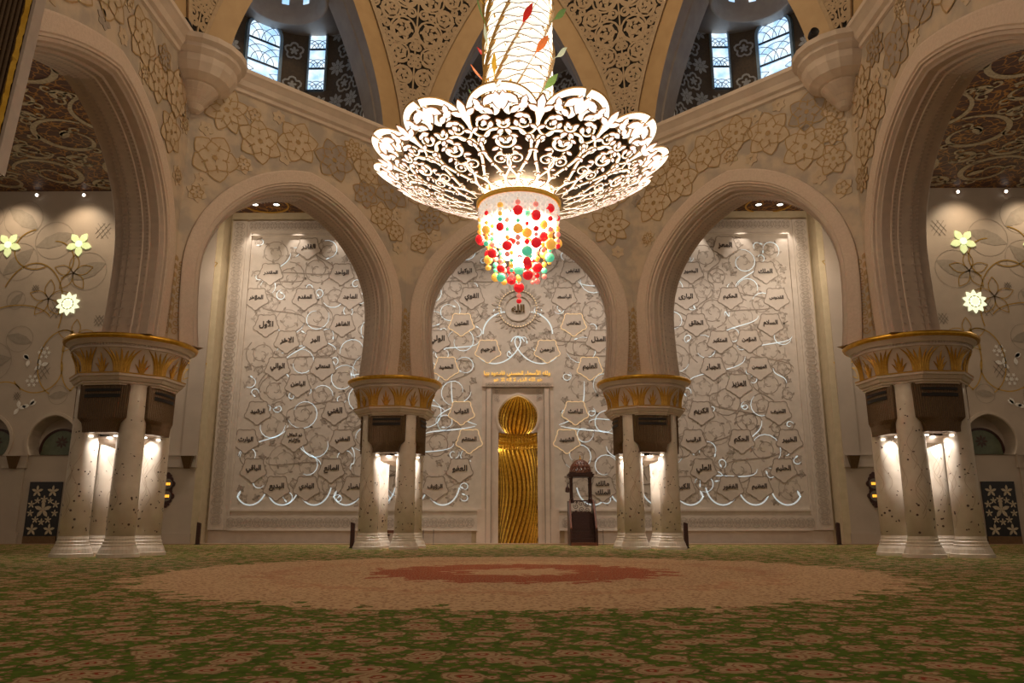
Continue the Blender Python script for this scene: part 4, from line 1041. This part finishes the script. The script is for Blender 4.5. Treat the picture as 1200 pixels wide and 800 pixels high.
# lattice back rest seen through the opening
b = MB()
for x, z, r in pack(lambda x, z, r: abs(x) + r < .66 and 2.2 < z - r and z + r < 3.05, (-.66, .66, 2.2, 3.05), (.2, .13, .08), 200, 6):
    b.ribbon(spiral(x, z, r, x * 9, 1.4, 1, 12), .045, lambda u, v, h=0: Vector((u, .5 - h, v)), .03, 0)
for z in (2.2, 3.0): b.box(-.68, .68, .45, .55, z, z + .09)
b.build('lattice_gate', M['wood'], t)
b = MB(); b.box(-.72, .72, .44, .5, 1.3, 2.2); b.build('gate_panel', M['wood'], t)
b = MB(); b.box(-.92, .92, .25, 1.7, 4.72, 4.85); b.box(-.98, .98, .2, 1.75, 4.85, 4.95); b.box(-.86, .86, .3, 1.65, 4.95, 5.08)
cn = b.build('canopy', M['wood'], t)
SD = lambda a, s, h=0: Vector(((.80 * cos(s) + h) * cos(a), .97 + (.80 * cos(s) + h) * sin(a) * .9, 5.05 + (.95 * sin(s)) + h * sin(s)))
b = MB()
for k in range(16):
    a0 = 2 * PI * k / 16
    for s2 in (-1, 1): b.ribbon([(a0 + s2 * .35 * sin(q * 3.2), q) for q in [1.5 * i / 12 for i in range(13)]], [.09 + .05 * (i / 12) for i in range(13)], SD, .02, 0)
for s_ in (0.02, .5): b.ribbon([(2 * PI * i / 32, s_) for i in range(33)], .1, SD, .03, 0)
b.build('openwork_dome', M['woodred'], cn)
b = MB(); b.lathe([(.02, 6.3), (.05, 6.2), (.03, 6.14), (.08, 6.06), (.1, 5.98), (.12, 5.92)], 8, (0, .97, 0)); b.build('finial', M['goldleaf'], cn)
b = MB(); b.lathe([(.05, 3.62), (.17, 3.66), (.14, 3.95), (.05, 4.1), (.02, 4.25)], 8, (-1.02, .3, 0)); b.tube([(-1.02, .3, 4.2), (-.85, .4, 4.3), (-.72, .45, 4.28)], .025); b.build('lantern', M['wood'], t)

# ------------------------------------------------------------------ small furniture on the floor
for px, ppx, Y, lb in ((413, 0, 47.6, 'slim dark upright post beside the left inner pier'), (804, 0, 47.6, 'slim dark upright post beside the right inner pier'), (232, 0, 54.6, 'slim dark upright post by the left corner of the prayer wall'), (983, 0, 54.6, 'slim dark upright post by the right corner of the prayer wall')):
    x, _ = at(px, 630, Y); t = empty('floor_post', (x, Y, 0)); tag(t, lb, 'post', 'slim dark posts on the carpet')
    b = MB(); b.box(-.12, .12, -.1, .1, .04, 1.42); b.add([(-.12, -.1, 1.42), (.12, -.1, 1.42), (.12, .1, 1.42), (-.12, .1, 1.5), (-.12, -.1, 1.5)], [[0, 1, 4], [4, 1, 2, 3]]); b.build('body', M['wood'], t)
    b = MB(); b.box(-.16, .16, -.16, .16, 0, .04); b.build('base', M['black'], t)
x, _ = at(455, 628, 54); t = empty('wooden_stand', (x, 54.0, 0)); tag(t, 'low brown wooden stand glimpsed between the columns of the left inner pier', 'stand')
b = MB(); b.box(-.55, .45, -.3, .3, .85, .97); b.box(-.5, .4, -.26, .26, .78, .85); b.build('top', M['woodred'], t)
b = MB()
for k in range(7): z = .1 * k; b.box(-.42 + .03 * k - .0, .1 + .03 * (k % 3), -.22, .22, z, z + .1) if k in (0, 6) else b.box(-.3, .0, -.2, .2, z, z + .1)
b.build('pedestal', M['wood'], t)
for px, lb, Y in ((496, 'thin grey microphone stand right of the left inner pier', 52.5), (508, 'thin grey microphone stand left of the golden niche', 55.0), (707, 'thin grey microphone stand right of the pulpit', 55.0)):
    x, _ = at(px, 630, Y); t = empty('microphone_stand', (x, Y, 0)); tag(t, lb, 'microphone stand', 'thin microphone stands')
    b = MB(); b.tube([(0, 0, .03), (0, 0, 1.0)], .022, 6); b.build('pole', M['metalgrey'], t)
    b = MB(); b.lathe([(.16, 0), (.16, .03)], 12); b.build('base', M['metalgrey'], t)

# ------------------------------------------------------------------ hanging dark panel at the upper left
YH = 13.0
A1, A2 = at(50, -45, YH), at(-9, 200, YH); t = empty('hanging_panel', (A1[0], YH, A2[1])); tag(t, 'dark ribbed panel with a glittering gilded edge at the upper left corner', 'panel')
b = MB(); q = [(A1[0] - 2.4, A1[1]), A1, A2, (A2[0] - 2.4, A2[1])]; q = [(u - A1[0], v - A2[1]) for u, v in q]
HPS = lambda u, v, h=0: Vector((u, -h, v))
b.poly(q, HPS, 0, -.25)
for i in range(1, 24):
    k = i / 24; b.ribbon([(q[0][0] + (q[1][0] - q[0][0]) * k, q[0][1]), (q[3][0] + (q[2][0] - q[3][0]) * k, q[3][1])], .035, HPS, .03, 0)
b.build('ribbed_face', M['darkgrille'], t)
b = MB(); n = 60
P = [(q[1][0] + (q[2][0] - q[1][0]) * i / n, q[1][1] + (q[2][1] - q[1][1]) * i / n) for i in range(n + 1)]
rr = random.Random(1); b.grid([[HPS(u - .11, v, .05 + .02 * rr.random()) for u, v in P], [HPS(u - .05, v, .09 + .04 * rr.random()) for u, v in P], [HPS(u + .02, v, .05 + .03 * rr.random()) for u, v in P]])
b.build('gilded_edge', M['gold'], t)
b = MB(); b.grid([[HPS(u + .02, v, .04) for u, v in P], [HPS(u + .07, v, .02) for u, v in P], [HPS(u + .07, v, -.25) for u, v in P]]); b.build('side_strip', M['soffit'], t)

# ------------------------------------------------------------------ chandelier
ch = empty('chandelier', (OC.x, OC.y, 0)); tag(ch, 'giant crystal chandelier with glowing scrollwork bowl, zigzag stem and coloured bead strands', 'chandelier')
def br(s): return 1.6 + 3.75 * s
def bz(s): return 13.75 + 1.55 * max(0, s) ** 1.3
def SB(a, s, h=0):
    ds = .01; dr = br(s + ds) - br(s); dz = bz(s + ds) - bz(s); l = math.hypot(dr, dz); nr, nz = dz / l, -dr / l
    r = br(s) + nr * h; z = bz(s) + nz * h
    return Vector((r * sin(a), -r * cos(a), z))
NSEC = 12; SW_ = 2 * PI / NSEC
gb, hb_, lf = MB(), MB(), MB()
def cpt(a0, mir, x, s): # x in metres across the sector at unit radius of that s
    return (a0 + mir * x / br(s), s)
def curve(a0, mir, pts, w):
    # pts in local metres: x across, y along the bowl (0..4.75)
    Q = [cpt(a0, mir, x, y / 4.75) for x, y in pts]
    def S2(u, v, h): return SB(u / 10, v / 10, h)
    # draw in metric space so widths stay true
    def SM_(x, y, h): return SB(a0 + mir * x / br(y / 4.75), y / 4.75, h)
    W = w if isinstance(w, list) else [w] * len(pts)
    W = [k * (.46 + .70 * p[1] / 4.75) for k, p in zip(W, pts)]
    gb.ribbon(pts, [k * 1.28 + .03 for k in W], SM_, .0, -.05, skirt=False)
    hb_.ribbon(pts, W, SM_, .04, .0, skirt=False)
def lleaf(a0, mir, x, y, ang, l, w):
    def SM_(x, y, h): return SB(a0 + mir * x / br(y / 4.75), y / 4.75, h)
    f_ = .42 + .62 * y / 4.75; l *= f_; w *= f_
    gb.leaf(x - .03 * cos(ang), y - .03 * sin(ang), ang, l + .09, w + .11, SM_, .045); lf.leaf(x, y, ang, l, w, SM_, .075)
for k in range(NSEC):
    a0 = SW_ * (k + .28)
    for mir in (1, -1):
        wv = lambda n, a, c: [a + c * sin(PI * i / n) for i in range(n + 1)]
        # broad rim lobe, arching from the palmette to the sector edge
        curve(a0, mir, bez((.0, 3.6), (.02, 4.55), (.55, 5.3), (1.45, 5.3), 18), [.08 + .17 * (i / 18) for i in range(19)])
        curve(a0, mir, bez((1.40, 5.2), (1.1, 4.9), (1.35, 4.3), (1.0, 4.15), 12), wv(12, .09, .08))
        curve(a0, mir, spiral(.78, 4.42, .37, -.6, 1.25, 1, 20), [.11 * (1 - .4 * i / 20) for i in range(21)])
        lleaf(a0, mir, 1.36, 5.15, -PI / 2 - .12, .72, .30); lleaf(a0, mir, 1.30, 5.05, -2.45, .62, .26); lleaf(a0, mir, 1.0, 4.2, 2.3, .42, .24); lleaf(a0, mir, .55, 4.95, -1.4, .4, .2)
        # long stem swinging across the bowl
        curve(a0, mir, bez((.05, .25), (.95, 1.2), (-.55, 2.2), (.42, 3.3), 20), wv(20, .05, .08))
        curve(a0, mir, bez((.42, 3.3), (.75, 3.65), (1.35, 3.5), (1.28, 2.9), 10), wv(10, .05, .06))
        curve(a0, mir, spiral(.92, 2.88, .37, .1, 1.35, -1, 22), [.085 * (1 - .4 * i / 22) for i in range(23)])
        curve(a0, mir, bez((.42, .2), (.05, 1.15), (1.05, 1.25), (.82, 2.2), 16), wv(16, .05, .06))
        curve(a0, mir, spiral(.55, 1.95, .30, .3, 1.35, 1, 20), .065)
        curve(a0, mir, spiral(.16, 3.05, .24, PI, 1.25, 1, 16), .06)
        curve(a0, mir, spiral(.50, 3.72, .27, 2.2, 1.25, 1, 16), .06)
        curve(a0, mir, spiral(1.12, 3.72, .24, .6, 1.25, -1, 16), .055)
        curve(a0, mir, bez((.05, 3.5), (.1, 3.2), (.5, 3.0), (.6, 3.45), 10), .07)
        lleaf(a0, mir, .5, 3.72, 1.2, .3, .2); lleaf(a0, mir, 1.12, 3.72, 2.0, .28, .18); lleaf(a0, mir, .85, 3.3, .6, .36, .17); lleaf(a0, mir, .08, 2.75, 1.3, .36, .16)
        curve(a0, mir, spiral(.30, 1.12, .19, 2.5, 1.2, -1, 14), .05)
        curve(a0, mir, spiral(.25, .52, .14, 1, 1.1, 1, 12), .045)
        curve(a0, mir, bez((.9, 2.0), (1.25, 2.2), (1.0, 2.5), (1.25, 2.55), 8), .05)
        for x, y, an, l, w in ((.78, 4.42, 2.6, .4, .28), (.30, 4.0, .4, .34, .16), (.85, 4.05, 2.9, .36, .22), (.95, 2.85, 1.9, .36, .22), (1.28, 3.2, -.4, .3, .16),
                               (.40, 2.5, .4, .42, .18), (.18, 2.35, 2.4, .32, .16), (.16, 3.05, .6, .26, .17), (.55, 1.95, 1.0, .28, .18), (.78, 1.5, .3, .32, .14), (.12, 1.7, .9, .3, .14), (.30, 1.12, .4, .22, .12), (.45, .7, .8, .24, .11), (.7, 3.6, 1.2, .34, .18), (1.1, 2.4, -.6, .3, .14)):
            lleaf(a0, mir, x, y, an, l, w)
    # palmette on the axis
    for an, l, w in ((PI / 2, .78, .28), (PI / 2 - .95, .55, .22), (PI / 2 + .95, .55, .22)): lleaf(a0, 1, 0, 4.25, an, l, w)
    curve(a0, 1, [(0, 3.45), (0, 3.8), (0, 4.3)], .12)
    for an in (.6, PI - .6): lleaf(a0, 1, 0, 3.5, an, .36, .16)
gb.build('gilded_backing', M['darkgold'], ch); hb_.build('glowing_scrollwork', M['hot'], ch); lf.build('crystal_leaves', M['hotleaf'], ch)
b = MB(); rows = []
for s in [i / 12 * .86 for i in range(13)]:
    rows.append([SB(2 * PI * k / 60, s, -.42 - .1 * s) for k in range(60)])
b.grid(rows, 0, True); b.build('inner_bowl', M['bowl'], ch, True)
# stem with zigzag crystal plates
b = MB(); zz = [14.3 + .3 * i for i in range(62)]
def Sst(x, z, h=0): return Vector(((1.33 + h) * sin(x / 1.33), -(1.33 + h) * cos(x / 1.33), z))
N_ = 64
for i, z in enumerate(zz):
    def zg(k): return .16 * abs(((k / 8.0 + (i % 2) * .5) % 1) * 2 - 1)
    ring1 = [Sst(2 * PI * 1.33 * k / N_, z + zg(k), .09) for k in range(N_)]
    ring2 = [Sst(2 * PI * 1.33 * k / N_, z + zg(k) + .32, 0) for k in range(N_)]
    b.grid([ring1, ring2], 0, True)
stem = b.build('stem', M['crystalstem'], ch)
b = MB()
for i, z in enumerate(zz):
    P = [(2 * PI * 1.33 * k / N_, z + .16 * abs(((k / 8.0 + (i % 2) * .5) % 1) * 2 - 1)) for k in range(N_ + 1)]
    b.ribbon(P, .04, Sst, .1, 0, skirt=False)
b.build('zigzag_edging', M['goldleaf'], stem)
for k in range(8):
    x0 = 2 * PI * 1.33 * k / 8; b = MB()
    P = [(x0 + .48 * (z - 14), z) for z in [14.4 + .5 * i for i in range(36)]]
    b.grid([[Sst(x, z, -.02) for x, z in P], [Sst(x, z, .2) for x, z in P], [Sst(x + .05, z, -.02) for x, z in P]])
    b.build('spiral_rib', M['darkgold'], stem)
lcols = ['leafred', 'leafyellow', 'leaforange', 'leafgreen', 'leafpale', 'leafyellow']
for k in range(8):
    for i in range(6):
        z = 15.2 + i * 2.1 + (k % 3) * .62; x = 2 * PI * 1.33 * k / 8 + .48 * (z - 14); a = x / 1.33
        e = Vector((sin(a), -cos(a), 0)); tg = Vector((cos(a), sin(a), 0)); o0 = e * 1.4 + Vector((0, 0, z))
        ax = (e * .75 + tg * .45 + Vector((0, 0, .75))).normalized(); sd_ = ax.cross(e).normalized()
        b = MB(); L_ = 1.25; n = 8; rows = [[], [], []]
        for j in range(n + 1):
            tt = j / n; c0 = o0 + ax * (L_ * tt) + e * (-.25 * tt * tt) ; w = .15 * sin(PI * max(0, (tt - .22) / .78)) if tt > .22 else .012
            w = max(w, .012)
            rows[0].append(c0 - sd_ * w); rows[1].append(c0 + e * .03); rows[2].append(c0 + sd_ * w)
        b.grid(rows); b.build('glass_leaf', M[lcols[(i + k * 2) % 6]], stem)
# drum, core, bead strands
b = MB(); b.lathe([(1.62, 13.62), (1.68, 13.66), (1.68, 13.78), (1.6, 13.84), (1.5, 13.8), (1.5, 13.62)], 48, cap=False); b.build('drum_ring', M['chandgold'], ch, True)
b = MB(); b.lathe([(1.56, 13.64), (1.5, 13.1), (1.42, 12.95)], 48, cap=False)
for k in range(40):
    a = 2 * PI * k / 40
    for z in (13.5, 13.25, 13.02): b.sphere((1.52 * cos(a), 1.52 * sin(a), z), .1, 6, 4)
b.build('crystal_drum', M['drumglass'], ch)
b = MB()
for r, z, n, R in ((1.05, 12.9, 10, .34), (.75, 12.35, 8, .32), (.42, 11.75, 5, .28), (0, 11.3, 1, .26), (.3, 12.9, 3, .4)):
    for k in range(n): a = 2 * PI * k / n + z; b.sphere((r * cos(a), r * sin(a), z), R, 10, 6)
b.build('crystal_core', M['core'], ch, True)
bead_me = {}
for c in ('red', 'green', 'amber', 'pink'):
    b = MB(); b.sphere((0, 0, 0), 1, 12, 8); o = b.build('bead', M[c], None, True); bead_me[c] = o.data; bpy.data.objects.remove(o)
rg = random.Random(14)
def strand(r, a, z0, z1, seed):
    t = empty('bead_strand'); t.parent = ch
    x, y = r * cos(a), r * sin(a); t.location = (x, y, z0)
    b = MB(); b.tube([(0, 0, 0), (0, 0, z1 - z0)], .012, 4); b.build('wire', M['chandgold'], t)
    z = z0 - rg.uniform(0, .3); i = 0
    while z > z1:
        big_ = rg.random() < .28; R = rg.uniform(.17, .22) if big_ else rg.uniform(.085, .12); c = rg.choice(('red', 'green', 'amber', 'pink', 'amber', 'pink', 'green'))
        if big_: c = rg.choice(('red', 'green', 'amber', 'red'))
        o = bpy.data.objects.new('bead', bead_me[c]); COL.objects.link(o); o.parent = t; o.scale = (R, R, R); o.location = (0, 0, z - z0 - R); z -= 2 * R + rg.uniform(.02, .22 if z > z1 + 1 else .03)
for r, n, z1, jit in ((1.55, 14, 11.9, .35), (1.2, 10, 11.3, .3), (.72, 7, 10.55, .25), (.0, 1, 9.85, 0)):
    for k in range(n): strand(r, 2 * PI * k / n + r, 13.4 if r > 1 else 12.6, z1 + rg.uniform(-jit, jit), k)

# ------------------------------------------------------------------ light
w = bpy.data.worlds.new('warm_dim_ambient'); scn.world = w; w.use_nodes = True
bg = w.node_tree.nodes['Background']; bg.inputs['Color'].default_value = (1, .78, .57, 1); bg.inputs['Strength'].default_value = .23
lamp('POINT', 'dome_fill', (0, 29, 40), 4200, (1, .74, .45), .8)  # added unseen fill above the stem, warms the upper arches
for k in range(4): lamp('POINT', 'bowl_lamp', (3.4 * cos(k * PI / 2 + .4), 29 + 3.4 * sin(k * PI / 2 + .4), 16.6), 330, (1, .78, .5), .3)
for nx, ny in ((-SQ, SQ), (SQ, SQ), (0, 1)):
    C = OC + Vector((nx, ny, 0)) * (RIN + 5.2); lamp('POINT', 'niche_daylight', (C.x, C.y, 32.0), 26, (.72, .82, 1), .3)
scn.view_settings.view_transform = 'Standard'; scn.view_settings.look = 'None'; scn.view_settings.exposure = 0
scn.cycles.use_denoising = True; scn.cycles.sample_clamp_indirect = 4; scn.cycles.max_bounces = 6
